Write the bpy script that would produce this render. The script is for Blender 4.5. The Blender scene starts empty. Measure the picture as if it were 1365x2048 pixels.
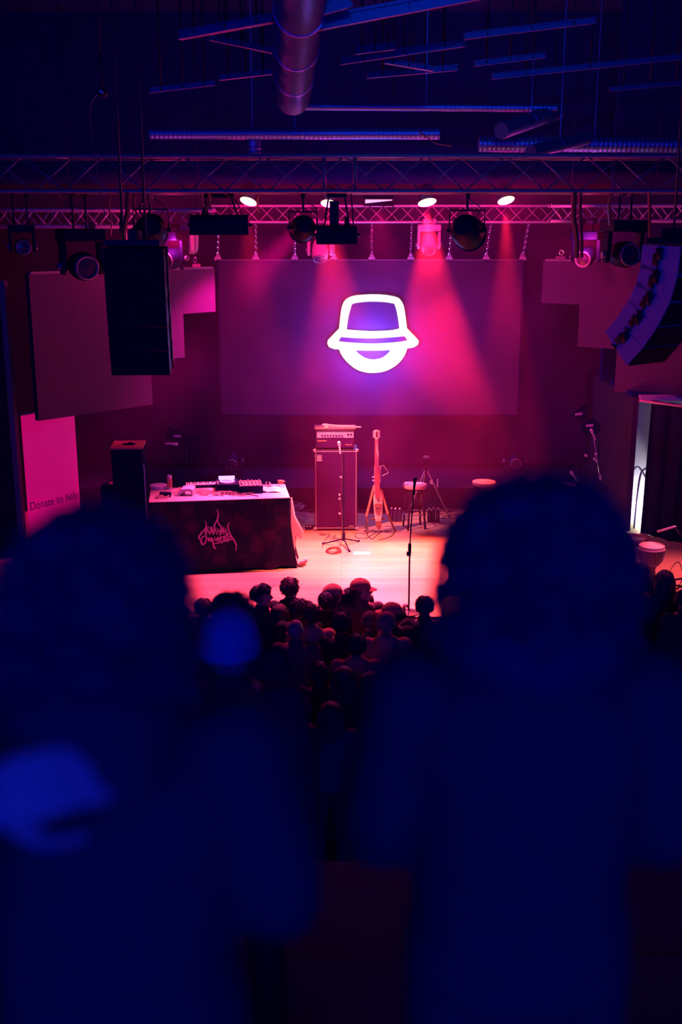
import bpy, bmesh, math, random
from mathutils import Vector, Matrix, Euler, noise
random.seed(7)
R = math.radians
PI = math.pi
SC = bpy.context.scene
COL = SC.collection

# ------------------------------------------------------------------ camera
F = 2150.0                      # focal length in pixels of the 1365 x 2048 frame
PITCH = R(14.5)
CAMZ = 5.5
STG = 1.1                       # stage floor height above the hall floor
FW = Vector((0, math.cos(PITCH), -math.sin(PITCH)))
UP = Vector((0, math.sin(PITCH), math.cos(PITCH)))

def ray(px, py):
    return Vector((1, 0, 0)) * ((px - 682.5) / F) + UP * ((1024 - py) / F) + FW

def at(px, py, Y):
    """world point at distance Y into the room seen at a pixel"""
    d = ray(px, py)
    return Vector((0, 0, CAMZ)) + d * (Y / d.y)

def onz(px, py, z):
    d = ray(px, py)
    return Vector((0, 0, CAMZ)) + d * ((z - CAMZ) / d.z)

cd = bpy.data.cameras.new('camera')
cam = bpy.data.objects.new('camera', cd)
COL.objects.link(cam)
cam.location = (0, 0, CAMZ)
cam.rotation_euler = (PI / 2 - PITCH, 0, 0)
cd.sensor_fit = 'VERTICAL'
cd.sensor_height = 36
cd.sensor_width = 24
cd.lens = 36 * F / 2048
cd.clip_start = 0.05
cd.dof.use_dof = True
cd.dof.focus_distance = 14.8
cd.dof.aperture_fstop = 1.2
SC.camera = cam

# ------------------------------------------------------------------ world, exposure, big lights
w = bpy.data.worlds.new('blue_ambient')
SC.world = w
w.use_nodes = True
bg = w.node_tree.nodes['Background']
bg.inputs[0].default_value = (0.004, 0.008, 1, 1)  # blue ambient added so the dark areas turn navy
bg.inputs[1].default_value = 1.45
SC.view_settings.view_transform = 'Standard'
SC.view_settings.look = 'None'
SC.view_settings.gamma = 1
SC.view_settings.exposure = 0
SC.cycles.max_bounces = 3
SC.cycles.diffuse_bounces = 2
SC.cycles.glossy_bounces = 2
SC.cycles.transmission_bounces = 2
SC.cycles.volume_bounces = 0
SC.cycles.sample_clamp_indirect = 2
SC.cycles.volume_step_rate = 4
SC.cycles.caustics_reflective = False
SC.cycles.caustics_refractive = False

def light(name, kind, loc, target, power, color, size=0.1, spot=40, blend=0.5):
    ld = bpy.data.lights.new(name, kind)
    ld.energy = power
    ld.color = color
    if kind == 'SPOT':
        ld.spot_size = R(spot); ld.spot_blend = blend; ld.shadow_soft_size = size
    elif kind == 'AREA':
        ld.shape = 'DISK'; ld.size = size
    elif kind == 'POINT':
        ld.shadow_soft_size = size
    elif kind == 'SUN':
        ld.angle = size
    o = bpy.data.objects.new(name, ld)
    COL.objects.link(o)
    o.location = loc
    d = Vector(target) - Vector(loc)
    o.rotation_euler = d.to_track_quat('-Z', 'Y').to_euler()
    return o

# blue sun added behind the camera to lift the blacks to navy
light('blue_fill_sun', 'SUN', (0, -10, 9), (0, 0, 8.3), 0.56, (0.004, 0.05, 1), R(35))
MAG = (1, 0.0, 0.25)
PNK = (1, 0.055, 0.05)
HOT = (1, 0.05, 0.24)
# top wash fixtures on the rear truss (cream lens glows) aim down and towards the hall
WASH = [(497, 403), (657, 407), (855, 405), (1013, 401)]
WASHP = [at(x, y, 16.9) for x, y in WASH]
for i, p in enumerate(WASHP):
    tgt = (p.x + (0.3, 0.5, 0.1, 0.15)[i], p.y - (2.6, 3.0, 3.0, 0.3)[i], STG)
    light('wash_light', 'SPOT', p + Vector((0, -0.04, -0.16)), tgt, (1500, 7000, 17000, 5000)[i], PNK, 0.06, (30, 33, 34, 24)[i], 0.5)
    light('truss_fill', 'POINT', p + Vector((0, -0.10, -0.12)), p, 40, (1, 0.0, 0.18), 0.05)  # extra point light at the lens for the halo and pink truss
# key spots on the stage floor near the front truss, first without a fixture
light('key_spot', 'SPOT', (-0.3, 14.35, 6.1), (-0.4, 13.2, STG), 7000, HOT, 0.08, 64, 0.8)  # set behind the table front to leave its cloth dark
light('key_spot', 'SPOT', (0.6, 13.6, 6.0), (0.1, 14.55, STG), 10000, (1, 0.10, 0.09), 0.08, 36, 0.9)
light('key_spot', 'SPOT', (-2.0, 13.6, 5.9), (0.6, 16.2, STG + 0.6), 4800, (1, 0.13, 0.20), 0.05, 17, 0.8)
light('key_spot', 'SPOT', (4.6, 13.2, 6.2), (4.3, 13.0, STG), 2400, (1, 0.09, 0.17), 0.08, 44, 0.8)
# magenta front wash from the fixtures hanging below the front truss
for x, tx, tz, e in ((-0.2, 0.5, 3.0, 70), (1.8, 2.6, 3.0, 260)):
    light('front_wash', 'SPOT', (x, 13.4, 5.7), (tx, 18, tz), e, MAG, 0.1, 40, 0.9)
light('side_wash', 'SPOT', (2.2, 14.2, 5.5), (3.6, 17, 3.4), 250, MAG, 0.1, 70, 0.9)
light('side_wash', 'SPOT', (-0.6, 16.6, 5.6), (-2.25, 16.4, 3.9), 2600, MAG, 0.1, 40, 1.0)
light('crowd_rim_fill', 'SPOT', (0.6, 16.9, 5.9), (0.3, 9.8, 1.6), 800, (1, 0.02, 0.18), 0.06, 32, 0.8)  # extra spot that puts a pink rim on the crowd
light('beam_fill', 'SPOT', (0.5, 3.6, 7.6), (0.9, 9.8, 8.4), 800, (0.02, 0.16, 1), 0.1, 40, 0.9)  # blue spot added out of view to brighten the ceiling beams
light('truss_fill', 'POINT', at(347, 484, 15.1), (0, 0, 0), 65, (1, 0.02, 0.2), 0.05)  # point light added to turn the side truss pink; lens itself unlit
light('truss_fill', 'POINT', at(1176, 486, 15.4), (0, 0, 0), 60, (1, 0.02, 0.2), 0.05)  # added likewise for the doorway-side truss
# unseen violet point lamp added in front of the screen as the emblem's halo
light('halo_fill', 'POINT', (0.52, 17.75, STG + 2.55), (0, 0, 0), 230, (0.26, 0.12, 1), 0.3)

# ------------------------------------------------------------------ materials
def mat(name, col, rough=0.6, metal=0.0, var=0.0, scale=8.0, bump=0.0, bscale=60.0, emit=None, es=0.0, spec=0.5, coat=0.0):
    m = bpy.data.materials.new(name)
    m.use_nodes = True
    nt = m.node_tree
    b = nt.nodes['Principled BSDF']
    b.inputs['Roughness'].default_value = rough
    b.inputs['Metallic'].default_value = metal
    b.inputs['Specular IOR Level'].default_value = spec
    b.inputs['Coat Weight'].default_value = coat
    tc = nt.nodes.new('ShaderNodeTexCoord')
    n = nt.nodes.new('ShaderNodeTexNoise')
    n.inputs['Scale'].default_value = scale
    n.inputs['Detail'].default_value = 4
    nt.links.new(tc.outputs['Object'], n.inputs['Vector'])
    mx = nt.nodes.new('ShaderNodeMix'); mx.data_type = 'RGBA'
    v = max(var, 0.04)
    mx.inputs['A'].default_value = (*[c * (1 - v) for c in col], 1)
    mx.inputs['B'].default_value = (*[min(1, c * (1 + v)) for c in col], 1)
    nt.links.new(n.outputs['Fac'], mx.inputs['Factor'])
    nt.links.new(mx.outputs['Result'], b.inputs['Base Color'])
    if bump > 0:
        n2 = nt.nodes.new('ShaderNodeTexNoise')
        n2.inputs['Scale'].default_value = bscale
        nt.links.new(tc.outputs['Object'], n2.inputs['Vector'])
        bp = nt.nodes.new('ShaderNodeBump')
        bp.inputs['Strength'].default_value = bump
        bp.inputs['Distance'].default_value = 0.01
        nt.links.new(n2.outputs['Fac'], bp.inputs['Height'])
        nt.links.new(bp.outputs['Normal'], b.inputs['Normal'])
    if emit:
        b.inputs['Emission Color'].default_value = (*emit, 1)
        b.inputs['Emission Strength'].default_value = es
    return m

M = {}
M['black_metal'] = mat('black_metal', (0.008, 0.008, 0.05), 0.5, 0.0, 0.2, spec=0.1)
M['black_plastic'] = mat('black_plastic', (0.004, 0.005, 0.045), 0.55, 0, 0.1, spec=0.06)
M['black_cloth'] = mat('black_cloth', (0.010, 0.008, 0.045), 0.95, 0, 0.3, 10, 0.3, 80, spec=0.1)
M['alu'] = mat('aluminium', (0.6, 0.55, 0.6), 0.35, 0.15, 0.1, 20)
M['alu_dull'] = mat('aluminium_dull', (0.20, 0.2, 0.26), 0.5, 0.35, 0.15, 12)
M['beam_blue_light'] = mat('beam_blue_light', (0.05, 0.12, 0.36), 0.5, 0.1, 0.2, 6)  # blue light on the ceiling beams put into the base colour
M['chrome'] = mat('chrome', (0.75, 0.75, 0.78), 0.2, 0.9)
M['white_plastic'] = mat('white_plastic', (0.7, 0.68, 0.66), 0.4)
M['paper'] = mat('paper', (0.85, 0.82, 0.74), 0.8)
M['pale_cloth'] = mat('pale_cloth', (0.62, 0.55, 0.5), 0.9, 0, 0.15, 12, 0.3, 50, spec=0.1)
M['rubber'] = mat('rubber', (0.03, 0.03, 0.045), 0.7)
M['cable'] = mat('cable', (0.04, 0.03, 0.05), 0.5)
M['pink_cable'] = mat('cable_light', (0.45, 0.3, 0.3), 0.5)
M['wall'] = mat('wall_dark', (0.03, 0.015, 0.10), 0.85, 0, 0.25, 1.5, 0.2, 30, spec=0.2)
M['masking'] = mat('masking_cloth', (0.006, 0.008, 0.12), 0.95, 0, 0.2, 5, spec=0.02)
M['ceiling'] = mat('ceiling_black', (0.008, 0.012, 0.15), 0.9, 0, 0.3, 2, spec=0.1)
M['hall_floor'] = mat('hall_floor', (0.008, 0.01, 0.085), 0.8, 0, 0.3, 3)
M['speaker_grille'] = mat('speaker_grille', (0.016, 0.014, 0.035), 0.8, 0, 0.2, 200, 0.5, 300, spec=0.05)
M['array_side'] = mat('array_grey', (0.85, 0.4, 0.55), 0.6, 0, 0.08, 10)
M['tolex'] = mat('tolex', (0.03, 0.012, 0.06), 0.55, 0, 0.15, 90, 0.4, 200)
M['cab_grille'] = mat('cabinet_grille_cloth', (0.04, 0.006, 0.10), 0.9, 0, 0.12, 150, 0.3, 300, spec=0.1)
M['trim_white'] = mat('white_piping', (0.7, 0.65, 0.62), 0.5)
M['silver_panel'] = mat('silver_panel', (0.75, 0.7, 0.66), 0.35, 0.3)
M['ebony'] = mat('ebony', (0.28, 0.07, 0.13), 0.35, 0, 0.15, 5)
M['dark_wood'] = mat('dark_wood', (0.10, 0.05, 0.05), 0.35, 0, 0.3, 12)
M['maple'] = mat('maple', (0.95, 0.9, 0.6), 0.3, 0, 0.12, 14, coat=0.4)
M['drum_skin'] = mat('drum_skin', (0.8, 0.7, 0.58), 0.6, 0, 0.08, 10)
M['drum_wood'] = mat('drum_wood', (0.09, 0.05, 0.06), 0.4, 0, 0.3, 20)
M['rope'] = mat('rope', (0.42, 0.34, 0.36), 0.8)
M['stool_seat'] = mat('stool_seat', (0.62, 0.42, 0.36), 0.45, 0, 0.1, 6)
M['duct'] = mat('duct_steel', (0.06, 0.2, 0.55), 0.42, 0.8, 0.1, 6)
M['pale_paint'] = mat('pale_paint', (0.62, 0.62, 0.64), 0.7, 0, 0.1, 4)
M['lens_off'] = mat('lens_glass', (0.05, 0.02, 0.09), 0.25, 0.0, coat=0.1, spec=0.3)
M['lamp_on'] = mat('lamp_lens_lit', (0.9, 0.8, 0.7), 0.4, emit=(1, 0.74, 0.5), es=1.5)
M['panel_on'] = mat('flood_panel_lit', (0.9, 0.8, 0.7), 0.4, emit=(1, 0.35, 0.6), es=1.6)
M['led_blue'] = mat('led_blue', (0.2, 0.2, 0.8), 0.4, emit=(0.3, 0.3, 1), es=2.0)
M['label_white'] = mat('label_white', (0.7, 0.6, 0.65), 0.6)
M['emblem'] = mat('emblem_print', (0.62, 0.25, 0.42), 0.9, spec=0.1)
M['dark_print'] = mat('dark_print', (0.03, 0.01, 0.08), 0.9)
M['skin'] = mat('skin', (0.45, 0.26, 0.22), 0.55, 0, 0.08, 20)
M['hair_dark'] = mat('hair_dark', (0.03, 0.022, 0.07), 0.6, 0, 0.3, 60, 0.6, 120, spec=0.25)
M['hair_brown'] = mat('hair_brown', (0.07, 0.035, 0.06), 0.6, 0, 0.3, 60, 0.6, 120, spec=0.25)
M['cloth_black'] = mat('cloth_black', (0.03, 0.03, 0.05), 0.9, 0, 0.2, 20, 0.3, 60, spec=0.1)
M['cloth_navy'] = mat('cloth_navy', (0.045, 0.05, 0.11), 0.9, 0, 0.2, 20, 0.3, 60, spec=0.1)
M['cloth_grey'] = mat('cloth_grey', (0.14, 0.08, 0.10), 0.9, 0, 0.2, 20, 0.3, 60, spec=0.1)
M['cloth_pale'] = mat('cloth_pale', (0.5, 0.28, 0.18), 0.9, 0, 0.15, 20, 0.3, 60, spec=0.1)
M['cloth_denim'] = mat('cloth_denim', (0.2, 0.34, 0.5), 0.9, 0, 0.25, 12, 0.3, 60, spec=0.1)
M['cap_pink'] = mat('cap_cloth', (0.5, 0.24, 0.15), 0.85, 0, 0.1, 20, spec=0.1)
M['pale_handle'] = mat('cloth_teal', (0.10, 0.16, 0.2), 0.9, spec=0.1)

# LED wall surface: dark pixels in a fine regular grid, module seams
def led_mat():
    m = bpy.data.materials.new('led_wall_surface')
    m.use_nodes = True
    nt = m.node_tree; b = nt.nodes['Principled BSDF']
    b.inputs['Roughness'].default_value = 0.55
    b.inputs['Specular IOR Level'].default_value = 0.3
    tc = nt.nodes.new('ShaderNodeTexCoord')
    mp = nt.nodes.new('ShaderNodeMapping')
    br = nt.nodes.new('ShaderNodeTexBrick')
    br.offset = 0; br.squash = 1
    br.inputs['Scale'].default_value = 1
    br.inputs['Brick Width'].default_value = 0.02
    br.inputs['Row Height'].default_value = 0.02
    br.inputs['Mortar Size'].default_value = 0.004
    br.inputs['Color1'].default_value = (0.055, 0.02, 0.09, 1)
    br.inputs['Color2'].default_value = (0.06, 0.021, 0.10, 1)
    br.inputs['Mortar'].default_value = (0.045, 0.015, 0.07, 1)
    mp.inputs['Rotation'].default_value = (PI / 2, 0, 0)
    nt.links.new(tc.outputs['Object'], mp.inputs['Vector'])
    nt.links.new(mp.outputs['Vector'], br.inputs['Vector'])
    nt.links.new(br.outputs['Color'], b.inputs['Base Color'])
    return m
M['led'] = led_mat()

def plank_mat():
    m = bpy.data.materials.new('stage_planks')
    m.use_nodes = True
    nt = m.node_tree; b = nt.nodes['Principled BSDF']
    b.inputs['Roughness'].default_value = 0.38
    b.inputs['Specular IOR Level'].default_value = 0.35
    tc = nt.nodes.new('ShaderNodeTexCoord')
    br = nt.nodes.new('ShaderNodeTexBrick')
    br.offset = 0.5
    br.inputs['Scale'].default_value = 1
    br.inputs['Brick Width'].default_value = 400
    br.inputs['Row Height'].default_value = 0.13
    br.inputs['Mortar Size'].default_value = 0.0035
    br.inputs['Bias'].default_value = 0.0
    br.inputs['Color1'].default_value = (0.62, 0.54, 0.28, 1)
    br.inputs['Color2'].default_value = (0.52, 0.42, 0.22, 1)
    br.inputs['Mortar'].default_value = (0.38, 0.27, 0.16, 1)
    nz = nt.nodes.new('ShaderNodeTexNoise')
    mp = nt.nodes.new('ShaderNodeMapping')
    mp.inputs['Scale'].default_value = (1.2, 22, 1)
    nz.inputs['Scale'].default_value = 1.5; nz.inputs['Detail'].default_value = 5
    mx = nt.nodes.new('ShaderNodeMix'); mx.data_type = 'RGBA'; mx.blend_type = 'MULTIPLY'
    mx.inputs['Factor'].default_value = 0.5
    nt.links.new(tc.outputs['Object'], br.inputs['Vector'])
    nt.links.new(tc.outputs['Object'], mp.inputs['Vector'])
    nt.links.new(mp.outputs['Vector'], nz.inputs['Vector'])
    nt.links.new(br.outputs['Color'], mx.inputs['A'])
    nt.links.new(nz.outputs['Fac'], mx.inputs['B'])
    nt.links.new(mx.outputs['Result'], b.inputs['Base Color'])
    return m
M['planks'] = plank_mat()

def panel_mat():                # back wall of dark boards with fine vertical seams
    m = bpy.data.materials.new('wall_boards')
    m.use_nodes = True
    nt = m.node_tree; b = nt.nodes['Principled BSDF']
    b.inputs['Roughness'].default_value = 0.8
    b.inputs['Specular IOR Level'].default_value = 0.2
    tc = nt.nodes.new('ShaderNodeTexCoord')
    mp = nt.nodes.new('ShaderNodeMapping')
    mp.inputs['Rotation'].default_value = (PI / 2, 0, 0)
    br = nt.nodes.new('ShaderNodeTexBrick'); br.offset = 0
    br.inputs['Scale'].default_value = 1
    br.inputs['Brick Width'].default_value = 0.62
    br.inputs['Row Height'].default_value = 2.5
    br.inputs['Mortar Size'].default_value = 0.006
    br.inputs['Color1'].default_value = (0.05, 0.015, 0.08, 1)
    br.inputs['Color2'].default_value = (0.04, 0.012, 0.07, 1)
    br.inputs['Mortar'].default_value = (0.03, 0.02, 0.04, 1)
    nt.links.new(tc.outputs['Object'], mp.inputs['Vector'])
    nt.links.new(mp.outputs['Vector'], br.inputs['Vector'])
    nt.links.new(br.outputs['Color'], b.inputs['Base Color'])
    return m
M['boards'] = panel_mat()

# ------------------------------------------------------------------ mesh helpers
def frame(d):
    d = Vector(d).normalized()
    a = Vector((0, 0, 1)) if abs(d.z) < 0.9 else Vector((1, 0, 0))
    u = d.cross(a).normalized()
    return u, d.cross(u).normalized()

class MB:
    def __init__(s):
        s.v = []; s.f = []
    def add(s, vs, fs):
        n = len(s.v)
        s.v += [Vector(q) for q in vs]
        s.f += [tuple(i + n for i in q) for q in fs]
        return s
    def box(s, c, size, rot=None):
        c = Vector(c); x, y, z = [q / 2 for q in size]
        vs = [Vector((i * x, j * y, k * z)) for i in (-1, 1) for j in (-1, 1) for k in (-1, 1)]
        if rot is not None:
            m = Euler(rot).to_matrix(); vs = [m @ q for q in vs]
        return s.add([q + c for q in vs], [(0, 1, 3, 2), (4, 6, 7, 5), (0, 4, 5, 1), (2, 3, 7, 6), (0, 2, 6, 4), (1, 5, 7, 3)])
    def cyl(s, p0, p1, r0, r1=None, n=12, caps=True):
        p0, p1 = Vector(p0), Vector(p1); r1 = r0 if r1 is None else r1
        u, w_ = frame(p1 - p0)
        vs = []
        for p, r in ((p0, r0), (p1, r1)):
            vs += [p + (u * math.cos(2 * PI * i / n) + w_ * math.sin(2 * PI * i / n)) * r for i in range(n)]
        fs = [(i, (i + 1) % n, n + (i + 1) % n, n + i) for i in range(n)]
        if caps: fs += [tuple(range(n))[::-1], tuple(range(n, 2 * n))]
        return s.add(vs, fs)
    def tube(s, pts, r, n=8, closed=False):
        pts = [Vector(p) for p in pts]; m = len(pts)
        rs = r if isinstance(r, (list, tuple)) else [r] * m
        vs = []; pu = None
        for i, p in enumerate(pts):
            a = pts[(i - 1) % m] if (closed or i > 0) else p
            b = pts[(i + 1) % m] if (closed or i < m - 1) else p
            d = (b - a)
            if d.length < 1e-9: d = Vector((0, 0, 1))
            d.normalize()
            if pu is None: u, _ = frame(d)
            else:
                u = pu - d * pu.dot(d)
                u = u.normalized() if u.length > 1e-6 else frame(d)[0]
            pu = u; q = d.cross(u)
            vs += [p + (u * math.cos(2 * PI * k / n) + q * math.sin(2 * PI * k / n)) * rs[i] for k in range(n)]
        fs = []
        for i in range(m if closed else m - 1):
            j = (i + 1) % m
            fs += [(i * n + k, i * n + (k + 1) % n, j * n + (k + 1) % n, j * n + k) for k in range(n)]
        if not closed: fs += [tuple(range(n))[::-1], tuple(range((m - 1) * n, m * n))]
        return s.add(vs, fs)
    def lathe(s, prof, c=(0, 0, 0), n=28, rot=None, sx=1, sy=1):
        c = Vector(c); vs = []; fs = []; m = len(prof)
        mt = Euler(rot).to_matrix() if rot is not None else Matrix.Identity(3)
        for r, z in prof:
            vs += [mt @ Vector((max(r, 1e-4) * math.cos(2 * PI * k / n) * sx, max(r, 1e-4) * math.sin(2 * PI * k / n) * sy, z)) + c for k in range(n)]
        for i in range(m - 1):
            fs += [(i * n + k, i * n + (k + 1) % n, (i + 1) * n + (k + 1) % n, (i + 1) * n + k) for k in range(n)]
        fs += [tuple(range(n))[::-1], tuple(range((m - 1) * n, m * n))]
        return s.add(vs, fs)
    def ball(s, c, r, n=16, rings=10, rot=None):
        if not isinstance(r, (tuple, list)): r = (r, r, r)
        c = Vector(c)
        mt = Euler(rot).to_matrix() if rot is not None else Matrix.Identity(3)
        vs = []; fs = []
        for i in range(rings + 1):
            a = PI * i / rings; sa = max(math.sin(a), 0.001)
            vs += [mt @ Vector((r[0] * sa * math.cos(2 * PI * k / n), r[1] * sa * math.sin(2 * PI * k / n), -r[2] * math.cos(a))) + c for k in range(n)]
        for i in range(rings):
            fs += [(i * n + k, i * n + (k + 1) % n, (i + 1) * n + (k + 1) % n, (i + 1) * n + k) for k in range(n)]
        fs += [tuple(range(n))[::-1], tuple(range(rings * n, (rings + 1) * n))]
        return s.add(vs, fs)
    def prism(s, outline, o, ux, uy, dep):
        """outline (a,b) list in the plane o + a*ux + b*uy, extruded by vector dep"""
        o, ux, uy, dep = Vector(o), Vector(ux), Vector(uy), Vector(dep)
        n = len(outline)
        a = [o + ux * p + uy * q for p, q in outline]
        return s.add(a + [p + dep for p in a], [tuple(range(n))[::-1], tuple(range(n, 2 * n))] + [(i, (i + 1) % n, n + (i + 1) % n, n + i) for i in range(n)])
    def torus(s, c, R_, r, axis=(0, 0, 1), n=24, k=8, sx=1, sy=1):
        u, w_ = frame(axis); c = Vector(c)
        return s.tube([c + u * math.cos(2 * PI * i / n) * R_ * sx + w_ * math.sin(2 * PI * i / n) * R_ * sy for i in range(n)], r, k, True)
    def mesh(s, name, smooth=True):
        me = bpy.data.meshes.new(name)
        me.from_pydata([tuple(q) for q in s.v], [], s.f)
        bm = bmesh.new(); bm.from_mesh(me)
        bmesh.ops.recalc_face_normals(bm, faces=bm.faces)
        if smooth:
            for f in bm.faces: f.smooth = len(f.verts) <= 4
            for e in bm.edges:
                if len(e.link_faces) == 2 and e.calc_face_angle(0) > 0.7: e.smooth = False
        bm.to_mesh(me); bm.free()
        return me
    def build(s, name, m, parent=None, world=False, bevel=0, smooth=True, kind=None, label=None):
        if world and parent is not None:
            inv = (Matrix.Translation(parent.location) @ parent.rotation_euler.to_matrix().to_4x4()).inverted()
            s.v = [inv @ q for q in s.v]
        me = s.mesh(name, smooth)
        me.materials.append(M[m] if isinstance(m, str) else m)
        o = bpy.data.objects.new(name, me)
        COL.objects.link(o)
        if parent is not None: o.parent = parent
        if bevel:
            b = o.modifiers.new('bevel', 'BEVEL'); b.width = bevel; b.segments = 2; b.limit_method = 'ANGLE'
        if kind: o['kind'] = kind
        if label: o['label'] = label
        return o

def each(o, name, m, parent, bevel=0, world=False):
    for mb in o: mb.build(name, m, parent, bevel=bevel, world=world)

def tag(o, label, cat, group=None, kind=None):
    o['label'] = label; o['category'] = cat
    if group: o['group'] = group
    if kind: o['kind'] = kind
    return o

def thing(name, label, cat, loc=(0, 0, 0), rz=0.0, group=None, rot=None):
    o = bpy.data.objects.new(name, None)
    o.empty_display_size = 0.1
    COL.objects.link(o)
    o.location = loc
    o.rotation_euler = rot if rot else (0, 0, rz)
    return tag(o, label, cat, group)

def copy_tree(o, parent=None):
    c = o.copy(); COL.objects.link(c)
    c.parent = parent
    for ch in list(o.children): copy_tree(ch, c)
    return c

def curve_pts(ctrl, n=10):
    """smooth points through the control points"""
    P = [Vector(p) for p in ctrl]; P = [2 * P[0] - P[1]] + P + [2 * P[-1] - P[-2]]
    out = []
    for i in range(1, len(P) - 2):
        for k in range(n):
            t = k / n; a, b, c, d = P[i - 1], P[i], P[i + 1], P[i + 2]
            out.append(0.5 * ((2 * b) + (c - a) * t + (2 * a - 5 * b + 4 * c - d) * t * t + (3 * b - a - 3 * c + d) * t ** 3))
    out.append(P[-2])
    return out

def text_mb(body, size, depth, bold=False):
    cu = bpy.data.curves.new('t', 'FONT'); cu.body = body; cu.size = size; cu.extrude = depth
    o = bpy.data.objects.new('t', cu); COL.objects.link(o)
    dg = bpy.context.evaluated_depsgraph_get()
    me = bpy.data.meshes.new_from_object(o.evaluated_get(dg))
    mb = MB().add([v.co.copy() for v in me.vertices], [tuple(p.vertices) for p in me.polygons])
    bpy.data.objects.remove(o); bpy.data.meshes.remove(me)
    return mb

# ------------------------------------------------------------------ the room
def struct(name, mb, m, **k):
    o = mb.build(name, m, smooth=False, **k); o['kind'] = 'structure'; return o
HW = 9.0
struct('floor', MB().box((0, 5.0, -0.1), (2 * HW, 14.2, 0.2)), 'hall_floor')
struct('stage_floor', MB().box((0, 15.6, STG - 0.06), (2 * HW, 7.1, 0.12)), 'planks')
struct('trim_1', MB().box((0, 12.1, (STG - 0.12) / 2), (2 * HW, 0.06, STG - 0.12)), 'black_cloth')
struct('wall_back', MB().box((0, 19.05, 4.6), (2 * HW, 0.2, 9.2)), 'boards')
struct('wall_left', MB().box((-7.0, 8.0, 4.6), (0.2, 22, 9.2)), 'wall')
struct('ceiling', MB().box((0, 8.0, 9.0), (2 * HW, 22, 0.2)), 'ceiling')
# low black ledge along the back of the stage
struct('trim_2', MB().box((0, 18.0, STG + 0.2), (10.4, 1.9, 0.4)), 'black_cloth')
# balcony tiers the photographer and the nearest people stand on
struct('balcony_floor', MB().box((0, -0.2, 3.0), (13.7, 4.4, 0.9)), 'hall_floor')
struct('tier_floor', MB().box((0, 2.95, 2.15), (13.7, 1.8, 0.9)).box((0, 4.45, 1.85), (13.7, 1.15, 0.9)), 'hall_floor')
# black masking border over the back of the stage
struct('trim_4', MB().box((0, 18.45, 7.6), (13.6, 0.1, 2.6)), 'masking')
# right side wall of the stage with the doorway, running towards the hall
pA = at(1274, 900, 15.8)
XR = pA.x
# wall piece left of the doorway closes the stage corner
dtop = at(1285, 796, 15.8).z
struct('wall_right', MB().box((XR - 0.04, 17.4, (STG + dtop) / 2), (0.08, 3.1, dtop - STG)), 'boards')
# pale passage wall seen through the doorway, lit from the floor
dtop = at(1285, 796, 15.8).z
struct('passage_wall', MB().box((XR + 0.4, 16.3, (STG + dtop) / 2), (0.8, 0.08, dtop - STG)), 'pale_paint')
dr = struct('door_1', MB().box((XR + 1.2, 15.85, dtop), (2.4, 0.12, 0.07)), 'pale_paint')
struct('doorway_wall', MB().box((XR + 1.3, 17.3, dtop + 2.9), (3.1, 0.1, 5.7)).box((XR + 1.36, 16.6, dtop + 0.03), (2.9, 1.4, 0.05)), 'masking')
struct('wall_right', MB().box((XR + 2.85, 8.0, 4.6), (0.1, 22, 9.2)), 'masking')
cu = MB()
n = 60
xs = [XR + 0.155 + 2.6 * i / n for i in range(n + 1)]
top = [Vector((x, 15.72 - 3.2 * (i / n) + 0.035 * math.sin(i * 1.5), dtop - 0.02)) for i, x in enumerate(xs)]
bot = [Vector((x - 0.03 + 0.02 * math.sin(i * 0.7), 15.72 - 3.2 * (i / n) + 0.05 * math.sin(i * 1.5), STG + 0.002)) for i, x in enumerate(xs)]
vs = top + bot
vs2 = [q + Vector((0, 0.012, 0)) for q in vs]
m_ = n + 1
fs = [(i, i + 1, m_ + i + 1, m_ + i) for i in range(n)] + [(2 * m_ + i, 2 * m_ + i + 1, 3 * m_ + i + 1, 3 * m_ + i) for i in range(n)]
cu.add(vs + vs2, fs)
tag(cu.build('stage_curtain', 'black_cloth'), 'long black curtain hanging across the lit doorway beside the hand drum', 'curtain')
rl = MB().cyl((XR - 0.02, 15.74, dtop - 0.03), (XR + 2.75, 12.5, dtop - 0.03), 0.022)
tag(rl.build('curtain_rail', 'chrome'), 'shiny metal rail above the black curtain', 'curtain rail')
light('passage_lamp', 'POINT', (XR + 0.34, 16.05, STG + 0.3), (0, 0, 0), 45, (0.95, 0.85, 1), 0.04)
hr = thing('handrail', 'bent tubular handrail against the white lit passage wall', 'handrail', (XR + 0.1, 16.0, STG))
for dx, y_, nm in ((-0.14, 16.12, 'rail'), (-0.04, 16.0, 'rail')):
    MB().tube(curve_pts([(XR + 0.14 + dx, y_, STG), (XR + 0.17 + dx, y_, STG + 0.75), (XR + 0.23 + dx, y_, STG + 0.93), (XR + 0.32 + dx, y_, STG + 0.9), (XR + 0.5 + dx, y_, STG + 0.6)]), 0.016).build(nm, 'alu_dull', hr, world=True)

# left: blue-washed pilaster at the edge of the hall
p = at(30, 960, 14.6)
dp = at(22, 900, 14.5)
tag(MB().box(((dp.x - 7) / 2, 14.5, 3.6), (7 + dp.x, 0.04, 5.0)).build('side_dark_sheet', 'black_cloth'), 'black sheet added to darken the wall side of the stage', 'drape')  # added to keep the left edge of the view dark
struct('trim_3', MB().box((p.x, 14.6, 3.0), (0.16, 0.16, 3.8)), 'pale_handle')

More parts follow.
